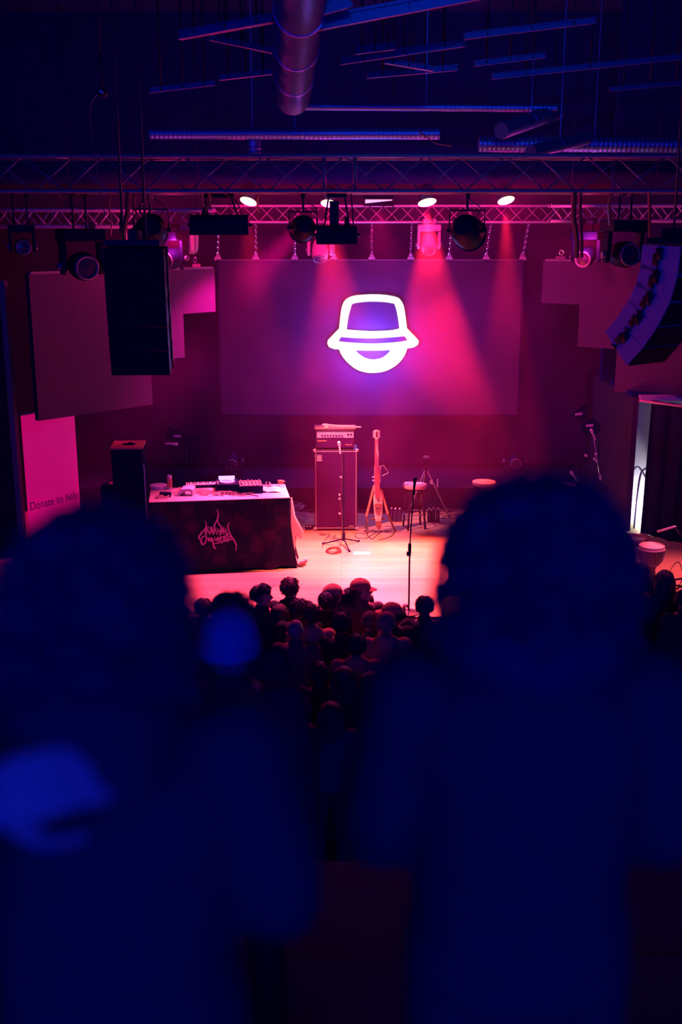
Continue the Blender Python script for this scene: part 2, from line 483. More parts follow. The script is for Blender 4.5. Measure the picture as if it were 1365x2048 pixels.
# ------------------------------------------------------------------ haze
hm = bpy.data.materials.new('stage_haze'); hm.use_nodes = True
nt = hm.node_tree; nt.nodes.remove(nt.nodes['Principled BSDF'])
vsn = nt.nodes.new('ShaderNodeVolumeScatter')
vsn.inputs['Color'].default_value = (1, 0.14, 1, 1)  # pink light partly put into the scatter colour by dropping green
vsn.inputs['Anisotropy'].default_value = 0.15
vsn.inputs['Density'].default_value = 0.016
tc = nt.nodes.new('ShaderNodeTexCoord')
nz_ = nt.nodes.new('ShaderNodeTexNoise'); nz_.inputs['Scale'].default_value = 0.75; nz_.inputs['Detail'].default_value = 2; nz_.inputs['Distortion'].default_value = 0.6
rp_ = nt.nodes.new('ShaderNodeMapRange')
rp_.inputs['From Min'].default_value = 0.38; rp_.inputs['From Max'].default_value = 0.66
rp_.inputs['To Min'].default_value = 0.005; rp_.inputs['To Max'].default_value = 0.036
nt.links.new(tc.outputs['Object'], nz_.inputs['Vector']); nt.links.new(nz_.outputs['Fac'], rp_.inputs['Value']); nt.links.new(rp_.outputs['Result'], vsn.inputs['Density'])
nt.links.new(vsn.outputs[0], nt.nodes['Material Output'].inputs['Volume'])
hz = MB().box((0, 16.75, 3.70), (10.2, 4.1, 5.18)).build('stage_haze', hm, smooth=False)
tag(hz, 'thin drifting stage haze, tinted magenta, catching the pink beams', 'haze', kind='stuff')

# ------------------------------------------------------------------ LED screens
S0 = at(436, 521, 18.2); S1 = at(1047, 521, 18.2)
SW = S1.x - S0.x
SH = S0.z - at(440, 829, 18.2).z
t = thing('led_screen', 'big dark central LED screen showing the white hat emblem', 'screen', ((S0.x + S1.x) / 2, 18.2, S0.z - SH))
MB().box((0, 0.06, SH / 2), (SW, 0.1, SH)).build('panel', 'led', t)
MB().box((0, 0.04, SH + 0.008), (SW + 0.04, 0.14, 0.016)).build('top_rail', 'alu_dull', t)
fr = MB().box((0, 0.05, -0.012), (SW, 0.12, 0.02)).box((-SW / 2 - 0.012, 0.05, SH / 2), (0.025, 0.12, SH)).box((SW / 2 + 0.012, 0.05, SH / 2), (0.025, 0.12, SH))
fr.build('frame', 'black_metal', t)
# hat emblem: strokes on the screen
def px2s(x, y):
    q = at(x, y, 18.2); return (q.x - t.location.x, q.z - t.location.z)
def Z5(zx, zy):                     # from the enlarged crop of the emblem
    return px2s(640 + zx * 0.1612, 560 + zy * 0.1612)
def ring_mesh(outer, inner, y0=-0.025, y1=-0.005):
    mb = MB(); n_ = len(outer)
    vs = [Vector((a, y0, b)) for a, b in outer] + [Vector((a, y0, b)) for a, b in inner] + [Vector((a, y1, b)) for a, b in outer] + [Vector((a, y1, b)) for a, b in inner]
    fs = []
    for i in range(n_):
        j = (i + 1) % n_
        fs += [(i, j, n_ + j, n_ + i), (2 * n_ + i, 3 * n_ + i, 3 * n_ + j, 2 * n_ + j), (i, 2 * n_ + i, 2 * n_ + j, j), (n_ + i, n_ + j, 3 * n_ + j, 3 * n_ + i)]
    return mb.add(vs, fs)
def resample(pts, n_):
    P = [Vector((a, b, 0)) for a, b in pts]; P.append(P[0])
    L = [0]
    for i in range(1, len(P)): L.append(L[-1] + (P[i] - P[i - 1]).length)
    out = []; k = 0
    for i in range(n_):
        d = L[-1] * i / n_
        while L[k + 1] < d: k += 1
        f_ = (d - L[k]) / max(1e-9, L[k + 1] - L[k])
        q = P[k].lerp(P[k + 1], f_); out.append((q.x, q.y))
    return out
M['emblem_on'] = mat('emblem_lit', (0.05, 0.05, 0.05), 0.5, emit=(1.0, 1.0, 0.78), es=1.12)
def smooth_loop(p):
    n_ = len(p); out = []
    for i in range(n_):
        a, b, c, d = (Vector((*p[(i + k) % n_], 0)) for k in (-1, 0, 1, 2))
        def sharp(u, v, w_): return (v - u).angle(w_ - v, 0) > 0.55
        if (c - b).length < 3: out += [tuple(b.xy)] * 4; continue
        if sharp(a, b, c): a = 2 * b - c
        if sharp(b, c, d): d = 2 * c - b
        for k in range(4):
            t_ = k / 4
            q = 0.5 * ((2 * b) + (c - a) * t_ + (2 * a - 5 * b + 4 * c - d) * t_ * t_ + (3 * b - a - 3 * c + d) * t_ ** 3)
            out.append((q.x, q.y))
    return out
def fan(poly_o, poly_i):            # band between two outlines that start at matching corners
    poly_o = smooth_loop(poly_o); poly_i = smooth_loop(poly_i)
    return ring_mesh([Z5(*q) for q in poly_o], [Z5(*q) for q in poly_i])
crown_o = [(240, 600), (262, 400), (285, 300), (330, 235), (420, 195), (540, 182), (660, 177), (790, 182), (910, 200), (985, 225), (1030, 290), (1055, 390), (1083, 600), (1085, 665), (900, 700), (660, 722), (420, 708), (240, 690)]
crown_i = [(335, 612), (352, 480), (378, 370), (400, 300), (440, 286), (540, 272), (660, 267), (790, 272), (890, 286), (925, 295), (950, 370), (970, 470), (988, 600), (988, 601), (880, 622), (660, 632), (450, 622), (335, 613)]
fan(crown_o, crown_i).build('emblem', 'emblem_on', t, smooth=False)
brim_o = [(240, 600), (100, 745), (93, 790), (115, 830), (175, 855), (240, 860), (420, 872), (660, 876), (880, 868), (1085, 848), (1160, 835), (1215, 805), (1228, 770), (1215, 735), (1085, 600), (900, 640), (660, 650), (420, 640)]
brim_i = [(265, 706), (250, 728), (240, 748), (236, 757), (238, 759), (330, 770), (440, 778), (660, 787), (880, 776), (1000, 764), (1088, 748), (1089, 746), (1075, 728), (1060, 708), (1048, 696), (900, 710), (660, 723), (420, 718)]
fan(brim_o, brim_i).build('emblem', 'emblem_on', t, smooth=False)
face_o = [(240, 860), (262, 915), (310, 985), (380, 1055), (470, 1115), (570, 1145), (660, 1152), (760, 1142), (850, 1115), (945, 1060), (1020, 985), (1062, 915), (1085, 850), (900, 830), (660, 840), (420, 830)]
face_i = [(448, 875), (470, 900), (500, 925), (540, 952), (580, 970), (620, 980), (660, 984), (710, 980), (760, 968), (800, 947), (840, 915), (862, 890), (876, 869), (870, 868), (660, 876), (470, 873)]
fan(face_o, face_i).build('emblem', 'emblem_on', t, smooth=False)

def stepped_screen(label, origin, ang, rows, top_z, mod=0.64):
    """columns of LED modules from origin, running towards the hall at an angle; rows = modules per column"""
    o = thing('side_screen', label, 'screen', (origin[0], origin[1], top_z), ang)
    for i, (r_, off) in enumerate(rows):
        mb = MB().box(((i + 0.5) * mod, 0.05, off - r_ * mod / 2), (mod - 0.002, 0.09, r_ * mod))
        mb.build('panel', 'led', o, smooth=False)
        MB().box(((i + 0.5) * mod, 0.05, off + 0.015), (mod * 0.9, 0.1, 0.03)).build('top_rail', 'alu_dull', o)
    for xx in (0.3, len(rows) * mod * 0.5):
        MB().box((xx, 0.0, 0.05), (0.16, 0.06, 0.05)).torus((xx, 0, 0.13), 0.035, 0.01, (0, 1, 0), 14, 6).build('shackle', 'chrome', o)
    return o
q = at(421, 537, 16.7)
stepped_screen('stepped dark LED screen behind the black speaker stack', (q.x, q.y), PI + R(48), [(1, 0), (2, 0), (3, 0), (3, 0), (3, 0)], q.z)
q = at(1087, 522, 17.1)
stepped_screen('stepped dark LED screen above the curtained doorway', (q.x, q.y), R(-36), [(1, 0), (2, 0), (3, 0), (3, 0), (3, 0)], q.z)

# chains between the rear truss and the central screen
chain = None
cx = [436, 512, 590, 668, 744, 822, 899, 973, 1046]
def chain_mb(top_, bot_):
    mb = MB(); d = bot_ - top_; L = d.length; n_ = int(L / 0.045); u, w_ = frame(d)
    for i in range(n_):
        c = top_ + d * ((i + 0.5) / n_)
        ax = u if i % 2 else w_
        a, b = frame(ax)
        dn = d.normalized()
        sd = ax.cross(dn)
        mb.tube([c + dn * math.cos(2 * PI * k / 10) * 0.03 + sd * math.sin(2 * PI * k / 10) * 0.014 for k in range(10)], 0.006, 5, True)
    return mb
names = ['at the edge nearest the pale drum-shaped lamp', 'second along from the wall-side end', 'below the twin pink lamps, third chain', 'partly behind the small black floodlight', 'directly above the hat emblem', 'just beside the pink lit moving head, hat side', 'beside the round black spotlight, lamp side', 'beyond the round black spotlight', 'at the far end near the doorway side']
for i, x in enumerate(cx):
    tp = at(x + (3, 0, -1, 0, 0, 3, 8, 14, 16)[i] * 0.8, 443, 18.02); bt = at(x, 514, 18.19)
    o = thing('hanging_chain', 'steel chain over the central screen, ' + names[i], 'chain', bt, group='chains holding the central screen')
    chain_mb(tp, bt).build('links', 'chrome', o, world=True)
    MB().box(bt + Vector((0, 0, -0.03)), (0.11, 0.04, 0.05)).prism([(-0.045, 0), (0.045, 0), (0.015, 0.09), (-0.015, 0.09)], bt + Vector((0, -0.015, -0.02)), (1, 0, 0), (0, 0, 1), (0, 0.03, 0)).build('bracket', 'alu', o, world=True)

# donation banner; pink emission stands in for a spot on it
b0 = onz(58, 1110, STG)
bl = at(44, 835, 13.9); 
bang = R(45)
bx0 = at(42, 830, 14.55); bx1 = at(148, 815, 15.35)
BW = (Vector((bx1.x, bx1.y)) - Vector((bx0.x, bx0.y))).length
ba = math.atan2(bx1.y - bx0.y, bx1.x - bx0.x)
bn = thing('donation_board', 'tall board with pink light put into its face, with words asking for donations', 'display', (bx0.x, bx0.y, STG), ba)
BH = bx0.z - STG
MB().box((BW / 2, 0.005, BH / 2), (BW, 0.01, BH)).build('screen', mat('board_pink_light', (0.3, 0.1, 0.2), 0.5, emit=(1, 0.0, 0.22), es=0.42), bn, smooth=False)
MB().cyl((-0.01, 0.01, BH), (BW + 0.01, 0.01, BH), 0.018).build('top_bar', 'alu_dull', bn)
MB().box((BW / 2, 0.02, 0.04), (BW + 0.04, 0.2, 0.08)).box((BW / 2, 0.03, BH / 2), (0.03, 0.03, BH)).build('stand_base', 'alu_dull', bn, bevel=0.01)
tm = text_mb('Donate to help', 0.14, 0.001)
xmax = max(v.x for v in tm.v); k_ = BW * 0.94 / xmax
pz = at(108, 1002, 14.9).z - STG
tm.v = [Vector((BW * 0.03 + v.x * k_, -0.004 - v.z * 0.5, pz - 0.06 + v.y * k_ * 1.15)) for v in tm.v]
tm.build('lettering', 'dark_print', bn, smooth=False)

# ------------------------------------------------------------------ trusses
def truss(label, p0, p1, side, tube_r, bays, m, posts=(), hangers=()):
    p0, p1 = Vector(p0), Vector(p1)
    d = p1 - p0; L = d.length; dn = d.normalized()
    rz = math.atan2(dn.y, dn.x)
    o = thing('lighting_truss', label, 'truss', p0, rz)
    h = side / 2
    for y in (-h, h):
        for z in (-h, h):
            MB().cyl((0, y, z), (L, y, z), tube_r, n=12).build('chord', m, o)
    lc = MB(); st = L / bays
    for i in range(bays):
        x0 = i * st; x1 = x0 + st / 2; x2 = x0 + st
        for y, fl in ((-h, 1), (h, -1)):
            lc.cyl((x0, y, h * fl), (x1, y, -h * fl), tube_r * 0.42, n=6).cyl((x1, y, -h * fl), (x2, y, h * fl), tube_r * 0.42, n=6)
        for z in (-h, h):
            lc.cyl((x0, -h, z), (x1, h, z), tube_r * 0.4, n=6).cyl((x1, h, z), (x2, -h, z), tube_r * 0.4, n=6)
    for x in posts:
        for y in (-h, h):
            lc.cyl((x, y, -h), (x, y, h), tube_r * 0.8, n=8)
    lc.build('lacing', m, o)
    for x in hangers: MB().cyl((x, 0, -h), (x, 0, 8.95 - p0.z), 0.006, n=5).box((x, 0, h), (0.05, side + 0.03, 0.03)).build('hanger', 'black_metal', o)
    return o
f0 = at(-260, 349, 13.2); f1 = at(1640, 349, 13.2)
truss('wide dark box truss spanning the whole hall in front', (f0.x, 13.2, f0.z), (f1.x, 13.2, f0.z), 0.39, 0.025, 12, 'alu_dull', posts=(5.33, 5.69, 10.45, 10.8))
r0 = at(425, 428, 17.9); r1 = at(1112, 428, 17.9)
truss('rear pink-lit box truss carrying the central screen', (r0.x, 17.9, r0.z), (r1.x, 17.9, r0.z), 0.25, 0.017, 11, 'alu', hangers=(0.3, 2.9, 5.4))
l0 = at(-30, 437, 15.6); l1 = at(429, 437, 15.6)
truss('pink-lit side truss above the straight black speaker stack', (l0.x, 15.6, l0.z), (l1.x, 15.6, l0.z), 0.22, 0.027, 9, 'alu', hangers=(1.2, 3.0))
s0 = at(1100, 427, 16.0); s1 = at(1400, 427, 16.0)
truss('pink-lit side truss above the curtained doorway', (s0.x, 16.0, s0.z), (s1.x, 16.0, s0.z), 0.21, 0.025, 6, 'alu', hangers=(0.3, 1.5))
zt = f0.z

# ------------------------------------------------------------------ ceiling: ducts, beams, pipes
def duct(label, p0, p1, r, rib=0.06, m='duct'):
    p0, p1 = Vector(p0), Vector(p1); L = (p1 - p0).length; n_ = max(4, int(L / rib))
    o = thing('ventilation_duct', label, 'duct', (p0 + p1) / 2)
    pts = []; rs = []
    for i in range(n_ + 1):
        for dd, rr in ((0, 1.0), (0.35, 1.0), (0.42, 1.025), (0.5, 1.025), (0.57, 1.0)):
            tt = min(1, (i + dd) / n_)
            pts.append(p0.lerp(p1, tt)); rs.append(r * rr)
    pts2 = [pts[0]]; rs2 = [rs[0]]
    for a, b in zip(pts[1:], rs[1:]):
        if (a - pts2[-1]).length > 1e-4: pts2.append(a); rs2.append(b)
    MB().tube(pts2, rs2, 28).build('pipe', m, o, world=True)
    for i in range(1, max(2, int(L / 1.5))):
        k = MB()
        c = p0.lerp(p1, i / max(2, int(L / 1.5)))
        dn = (p1 - p0).normalized()
        k.cyl(c - dn * 0.025, c + dn * 0.025, r * 1.05, n=28)
        k.cyl(c + Vector((0, 0, r)), (c.x, c.y, 8.92), 0.006, n=5)
        k.build('clamp_ring', m, o, world=True)
    return o
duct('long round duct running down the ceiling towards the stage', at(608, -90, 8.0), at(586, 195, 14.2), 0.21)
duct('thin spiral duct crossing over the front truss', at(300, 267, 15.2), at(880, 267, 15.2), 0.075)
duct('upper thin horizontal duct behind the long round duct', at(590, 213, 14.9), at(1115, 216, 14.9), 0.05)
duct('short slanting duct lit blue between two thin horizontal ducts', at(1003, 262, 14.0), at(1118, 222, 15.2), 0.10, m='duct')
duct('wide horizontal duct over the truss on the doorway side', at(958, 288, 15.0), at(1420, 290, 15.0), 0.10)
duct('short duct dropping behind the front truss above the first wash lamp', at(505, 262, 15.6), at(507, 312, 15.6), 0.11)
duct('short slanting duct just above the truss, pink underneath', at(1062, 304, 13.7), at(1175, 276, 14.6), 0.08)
def ceiling_bar(label, a, b, r, flat=True, m='beam_blue_light', ext=1.0):
    a, b = Vector(a), Vector(b)
    o = thing('ceiling_beam', label, 'beam', (a + b) / 2)
    d = (b - a); L = d.length; rot = d.to_track_quat('X', 'Z').to_euler()
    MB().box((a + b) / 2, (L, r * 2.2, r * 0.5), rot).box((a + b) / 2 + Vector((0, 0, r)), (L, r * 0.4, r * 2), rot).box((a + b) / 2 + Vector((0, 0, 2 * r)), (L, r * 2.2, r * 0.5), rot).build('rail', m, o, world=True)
    for i in range(3):
        c = a.lerp(b, (i + 0.5) / 3)
        MB().cyl(c, (c.x, c.y, 8.92), 0.012, n=5).build('hanger_rod', 'black_metal', o, world=True)
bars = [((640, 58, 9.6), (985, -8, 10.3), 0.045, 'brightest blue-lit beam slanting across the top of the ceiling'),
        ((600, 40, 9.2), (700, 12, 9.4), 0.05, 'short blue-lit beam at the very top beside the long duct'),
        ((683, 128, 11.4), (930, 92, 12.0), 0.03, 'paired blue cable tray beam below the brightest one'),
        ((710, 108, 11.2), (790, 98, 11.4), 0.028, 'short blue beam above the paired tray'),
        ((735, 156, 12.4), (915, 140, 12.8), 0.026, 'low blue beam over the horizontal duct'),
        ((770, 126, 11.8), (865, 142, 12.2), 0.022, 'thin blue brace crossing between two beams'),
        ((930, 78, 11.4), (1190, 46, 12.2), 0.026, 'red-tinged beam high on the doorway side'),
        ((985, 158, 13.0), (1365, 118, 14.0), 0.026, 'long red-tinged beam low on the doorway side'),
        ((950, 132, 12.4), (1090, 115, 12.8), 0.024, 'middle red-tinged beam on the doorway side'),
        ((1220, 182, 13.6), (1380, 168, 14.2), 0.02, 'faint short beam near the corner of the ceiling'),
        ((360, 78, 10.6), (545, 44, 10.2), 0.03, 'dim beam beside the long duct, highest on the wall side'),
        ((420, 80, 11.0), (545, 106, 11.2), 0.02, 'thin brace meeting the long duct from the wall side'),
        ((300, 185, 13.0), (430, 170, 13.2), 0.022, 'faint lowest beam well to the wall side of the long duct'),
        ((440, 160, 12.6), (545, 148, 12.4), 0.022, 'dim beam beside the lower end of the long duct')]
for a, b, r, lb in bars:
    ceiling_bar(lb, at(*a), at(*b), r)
# small ceiling fitting on the left, its glint a white box
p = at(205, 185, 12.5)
t = thing('ceiling_camera', 'small ceiling fitting with a tiny white box as its glint, hanging alone in the dark', 'ceiling fitting', p)
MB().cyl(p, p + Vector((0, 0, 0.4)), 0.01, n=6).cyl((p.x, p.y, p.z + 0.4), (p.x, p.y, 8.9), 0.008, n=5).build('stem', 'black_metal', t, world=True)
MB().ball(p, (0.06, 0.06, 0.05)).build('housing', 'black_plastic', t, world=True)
MB().box(p + Vector((0, -0.06, 0)), (0.05, 0.01, 0.03), (0, 0.5, 0)).build('light', 'white_plastic', t, world=True)  # white box painted in as the glint, no lamp
MB().tube(curve_pts([p + Vector((0, 0, 0.05)), p + Vector((-0.15, 0, -0.2)), p + Vector((-0.1, 0, -0.9)), p + Vector((-0.04, 0, -1.3))]), 0.006, 5).build('cord', 'cable', t, world=True)

# ------------------------------------------------------------------ line arrays
def line_array(label, top, yaw, angs, w_=0.6, h=0.25, d=0.42, m_side='array_side'):
    o = thing('speaker_array', label, 'loudspeaker', top, yaw)
    y = 0.0; z = 0.0
    for i, a in enumerate(angs):
        a = R(a)
        dn = Vector((0, math.sin(a), -math.cos(a))); bk = Vector((0, math.cos(a), math.sin(a)))
        O = Vector((0, y, z))
        ex = Vector((1, 0, 0))
        cab = MB()
        out = [(0, 0.004), (0, h - 0.004), (d, h * 0.86), (d, h * 0.02)]
        cab.prism(out, O - ex * w_ / 2, bk, dn, ex * w_)
        c = cab.build('cabinet', m_side, o, smooth=False)
        MB().prism([(-w_ / 2 + 0.012, 0.012), (w_ / 2 - 0.012, 0.012), (w_ / 2 - 0.012, h - 0.012), (-w_ / 2 + 0.012, h - 0.012)], O - bk * 0.014, ex, dn, bk * 0.016).build('grille', 'speaker_grille', c, smooth=False)
        for sx in (-1, 1):
            rg = MB()
            q = O + ex * sx * (w_ / 2 + 0.008)
            rg.prism([(d * 0.42, h * 0.1), (d * 0.6, h * 0.1), (d * 0.6, h * 0.52), (d * 0.42, h * 0.52)], q - ex * 0.008, bk, dn, ex * 0.016)
            rg.prism([(d * 0.5, h * 0.3), (d * 0.66, h * 0.3), (d * 0.66, h * 0.72), (d * 0.5, h * 0.72)], q - ex * 0.006, bk, dn, ex * 0.012)
            rg.cyl(q + bk * d * 0.52 + dn * h * 0.02, q + bk * d * 0.54 + dn * h * 0.99, 0.007, n=6)
            rg.cyl(q + bk * d * 0.5 + dn * h * 0.86, q + bk * d * 0.66 + dn * h * 0.95, 0.012, n=6)
            rg.build('rigging', 'black_metal', c)
        y += dn.y * h; z += dn.z * h
    fb = MB().box((0, d * 0.4, 0.05), (w_ * 0.9, d * 1.1, 0.06)).box((0, d * 0.5, 0.12), (0.08, d * 0.9, 0.1))
    fb.build('top_frame', 'black_metal', o)
    for x in (-0.12, 0.1):
        MB().cyl((x, d * 0.5, 0.1), (x, d * 0.6, 8.95 - top[2]), 0.012, n=6).build('suspension_cable', 'cable', o)
    return o
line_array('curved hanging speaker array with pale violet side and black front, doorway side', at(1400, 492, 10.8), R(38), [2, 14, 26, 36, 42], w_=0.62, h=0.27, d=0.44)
line_array('black hanging speaker stack in front of the stepped screen', at(266, 497, 10.6), R(3), [3, 5, 7, 9, 12], w_=0.58, h=0.25, d=0.42, m_side='black_plastic')

# ------------------------------------------------------------------ hung lamps
def clamp_and_yoke(o, p, top_z, wid, hgt, m='black_metal'):
    y = MB()
    y.tube([p + Vector((-wid / 2, 0, 0)), p + Vector((-wid / 2, 0, hgt)), p + Vector((wid / 2, 0, hgt)), p + Vector((wid / 2, 0, 0))], 0.012, 6)
    y.cyl(p + Vector((-wid / 2 - 0.03, 0, 0)), p + Vector((-wid / 2 + 0.02, 0, 0)), 0.025).cyl(p + Vector((wid / 2 - 0.02, 0, 0)), p + Vector((wid / 2 + 0.03, 0, 0)), 0.025)
    y.build('yoke', m, o, world=True)
    c = MB()
    c.cyl(p + Vector((0, 0, hgt)), (p.x, p.y, top_z - 0.04), 0.014)
    c.box((p.x, p.y, top_z - 0.02), (0.05, 0.09, 0.11))
    c.build('clamp', m, o, world=True)
    MB().tube(curve_pts([p + Vector((0.05, 0.02, 0.08)), p + Vector((0.16, 0.05, hgt + 0.02)), p + Vector((0.05, 0.1, hgt + 0.12)), (p.x + 0.02, p.y + 0.05, top_z)]), 0.006, 5).build('safety_cable', 'cable', o, world=True)

def par_can(label, p, r, L, tilt, yaw, top_z):
    o = thing('par_lamp', label, 'stage lamp', p)
    e = (R(-90) + tilt, 0, yaw)      # lathe axis z turned towards +Y (the stage)
    MB().lathe([(r * 0.25, -L * 0.62), (r * 0.55, -L * 0.58), (r * 0.8, -L * 0.4), (r * 0.97, -L * 0.15), (r, 0), (r, L * 0.4), (r * 1.08, L * 0.41), (r * 1.08, L * 0.45)], (0, 0, 0), 32, e).build('housing', 'black_plastic', o)
    MB().lathe([(0.01, L * 0.455), (r * 0.98, L * 0.455), (r * 0.98, L * 0.46), (0.01, L * 0.465)], (0, 0, 0), 24, e).build('lens', 'lens_off', o)
    clamp_and_yoke(o, Vector(p), top_z, r * 2.2, r * 1.25)
    return o

TBOT = zt - 0.195
par_can('big round black spotlight hanging under the front truss, near the third pink beam', at(934, 462, 13.3), 0.19, 0.40, R(-14), R(-22), TBOT)
par_can('round black spotlight above the stack of black speakers', at(303, 460, 13.3), 0.19, 0.40, R(-10), R(12), TBOT)
par_can('smaller black spotlight with white glint, next to the twin pink lamps', at(607, 456, 13.3), 0.15, 0.3, R(-8), R(10), TBOT)

def box_flood(label, p, w_, h, d, top_z, yaw=0.0, arm=False, cylinder=False):
    o = thing('flood_lamp', label, 'stage lamp', p, yaw)
    b = MB()
    if cylinder:
        b.cyl((-w_ / 2, 0, 0), (w_ / 2, 0, 0), h / 2, n=28)
    else:
        b.prism([(-d / 2, -h / 2), (-d / 2, h * 0.3), (-d * 0.3, h / 2), (d / 2, h / 2), (d / 2, -h / 2)], (-w_ / 2, 0, 0), (0, 1, 0), (0, 0, 1), (w_, 0, 0))
    b.build('housing', 'black_plastic', o, bevel=0.01)
    f = MB()
    for i in range(9):
        x = -w_ / 2 + w_ * (i + 0.5) / 9
        f.box((x, 0, h / 2 + 0.004), (0.008, d * 0.75, 0.02))
    f.build('cooling_fin', 'black_metal', o, smooth=False)
    MB().box((0, d / 2 + 0.003, -0.01), (w_ * 0.88, 0.01, h * 0.7)).build('lens', 'lens_off', o)
    for sx in (-1, 1):
        MB().cyl((sx * w_ / 2, 0, 0), (sx * (w_ / 2 + 0.035), 0, 0), 0.022).build('knob', 'black_metal', o)
    s = MB()
    if arm:
        s.box((-0.03, 0, h / 2 + 0.14), (0.11, 0.1, 0.28)).cyl((0.12, 0.03, h / 2), (0.12, 0.03, h / 2 + 0.1), 0.03).cyl((0.2, 0, h / 2), (0.17, 0.05, top_z - p.z), 0.008)
    for x in (-w_ * 0.3, w_ * 0.3):
        s.cyl((x, 0, h / 2), (x * 0.6, 0, top_z - p.z), 0.012, n=6)
    s.box((0, 0, top_z - p.z - 0.04), (w_ * 0.5, 0.07, 0.05))
    s.build('bracket', 'black_metal', o)
    return o
box_flood('wide black bar-shaped floodlight under the front truss', at(440, 450, 13.3), 0.70, 0.235, 0.26, TBOT, cylinder=False)
box_flood('small black box floodlight hanging beside the twin pink lamps', at(674, 470, 13.3), 0.49, 0.22, 0.24, TBOT, arm=True)

def moving_head(label, p, s=1.0, up=False, tilt=0.0, mt='black_plastic', yaw=0.0, hang=None, lens='lens_off'):
    """head between two arms on a base; up = standing on the floor"""
    k = 1 if up else -1
    o = thing('moving_head', label, 'stage lamp', p, yaw)
    MB().box((0, 0, k * 0.05 * s), (0.34 * s, 0.28 * s, 0.10 * s)).build('base', mt, o, bevel=0.015)
    for sx in (-1, 1):
        a = MB()
        a.prism([(-0.06, 0.1), (0.06, 0.1), (0.045, 0.33), (0.02, 0.36), (-0.02, 0.36), (-0.045, 0.33)], (sx * 0.155 * s - 0.02 * s, 0, 0), (0, s, 0), (0, 0, k * s), (0.04 * s, 0, 0))
        a.build('arm', mt, o, bevel=0.008)
    c = Vector((0, 0, k * 0.29 * s)); e = (R(90) + tilt, 0, 0)
    MB().lathe([(0.05 * s, -0.16 * s), (0.09 * s, -0.13 * s), (0.11 * s, -0.03 * s), (0.115 * s, 0.06 * s), (0.105 * s, 0.12 * s), (0.09 * s, 0.13 * s)], c, 24, e).build('head', mt, o)
    mt_ = Euler(e).to_matrix()
    MB().lathe([(0.005, 0.128 * s), (0.075 * s, 0.134 * s), (0.075 * s, 0.137 * s), (0.005, 0.15 * s)], c, 24, e).build('lens', lens, o)
    MB().torus(c + mt_ @ Vector((0, 0, 0.137 * s)), 0.088 * s, 0.012 * s, mt_ @ Vector((0, 0, 1)), 24, 8).build('lens_ring', 'alu_dull', o)
    for sx in (-1, 1): MB().cyl(c + Vector((sx * 0.16 * s, 0, 0)), c + Vector((sx * 0.20 * s, 0, 0)), 0.035 * s, 0.028 * s, n=16).build('pivot', 'alu_dull', o)
    if hang:
        for x in (-0.08, 0.08): MB().cyl((x, 0, 0), (x, 0, hang - p.z + 0.03), 0.012, n=6).box((x, 0, hang - p.z), (0.04, 0.22, 0.07)).build('clamp', mt, o)
    return o
rt = at(600, 443, 17.9).z
moving_head('white-bodied moving head glowing pink under the third lit lamp', at(859, 449, 17.75), 1.05, False, R(50), 'white_plastic', hang=rt)
moving_head('pink moving head half hidden behind the small box floodlight', at(640, 458, 17.75), 1.15, False, R(60), 'white_plastic', hang=rt)
lt = at(300, 453, 15.5).z
moving_head('moving head with pink lens hanging beside the round black spotlight', at(347, 462, 15.35), 1.25, False, R(10), 'black_plastic', R(-35), hang=lt)
moving_head('dark moving head hanging over the stepped screen, doorway side', at(1176, 462, 15.7), 1.2, False, R(15), 'black_plastic', R(-30), hang=at(1176, 442, 15.9).z)
moving_head('dark moving head above the wall-side stepped screen', at(160, 458, 13.45), 1.5, False, R(5), 'black_plastic', R(30), hang=TBOT)
moving_head('black moving head in the dark cluster beside the violet speaker array', at(1250, 440, 13.5), 1.4, False, R(0), 'black_plastic', R(15), hang=TBOT)
moving_head('floor-standing moving head behind the draped table', onz(465, 955, STG + 0.4), 1.0, True, R(15), 'black_plastic')
moving_head('floor-standing moving head beyond the empty pale stool', onz(1029, 955, STG + 0.4), 1.0, True, R(10), 'black_plastic')
moving_head('small dark moving head at the wall-side end of the front truss', at(42, 450, 13.45), 0.9, False, R(0), 'black_plastic', R(20), hang=TBOT)
# curved pink bracket
p = at(195, 470, 15.5)
t = thing('curved_bracket', 'curved pink-lit bracket hanging from the side truss', 'bracket', p)
MB().tube(curve_pts([at(185, 455, 15.5), at(198, 480, 15.5), at(199, 505, 15.5), at(192, 525, 15.5), at(172, 528, 15.5)]), [0.03] * 40 + [0.024], 10).build('arm', 'alu_dull', t, world=True)
MB().box(at(186, 452, 15.5), (0.08, 0.14, 0.10)).build('clamp', 'black_metal', t, world=True)
# pale cup lamp
p = at(382, 480, 15.4)
t = thing('pale_lamp', 'pale drum-shaped lamp lit pink under the side truss', 'stage lamp', p)
MB().lathe([(0.03, 0.2), (0.085, 0.17), (0.105, 0.05), (0.10, -0.10), (0.085, -0.16), (0.05, -0.185), (0.005, -0.19)], (0, 0, 0), 24, (R(-8), 0, 0)).build('housing', 'white_plastic', t)
MB().box((0, 0, 0.2), (0.10, 0.1, 0.08)).cyl((0, 0, 0.2), (0.02, 0.1, lt - p.z + 0.02), 0.015).box((-0.12, 0, 0.17), (0.26, 0.16, 0.08)).build('bracket', 'alu_dull', t)
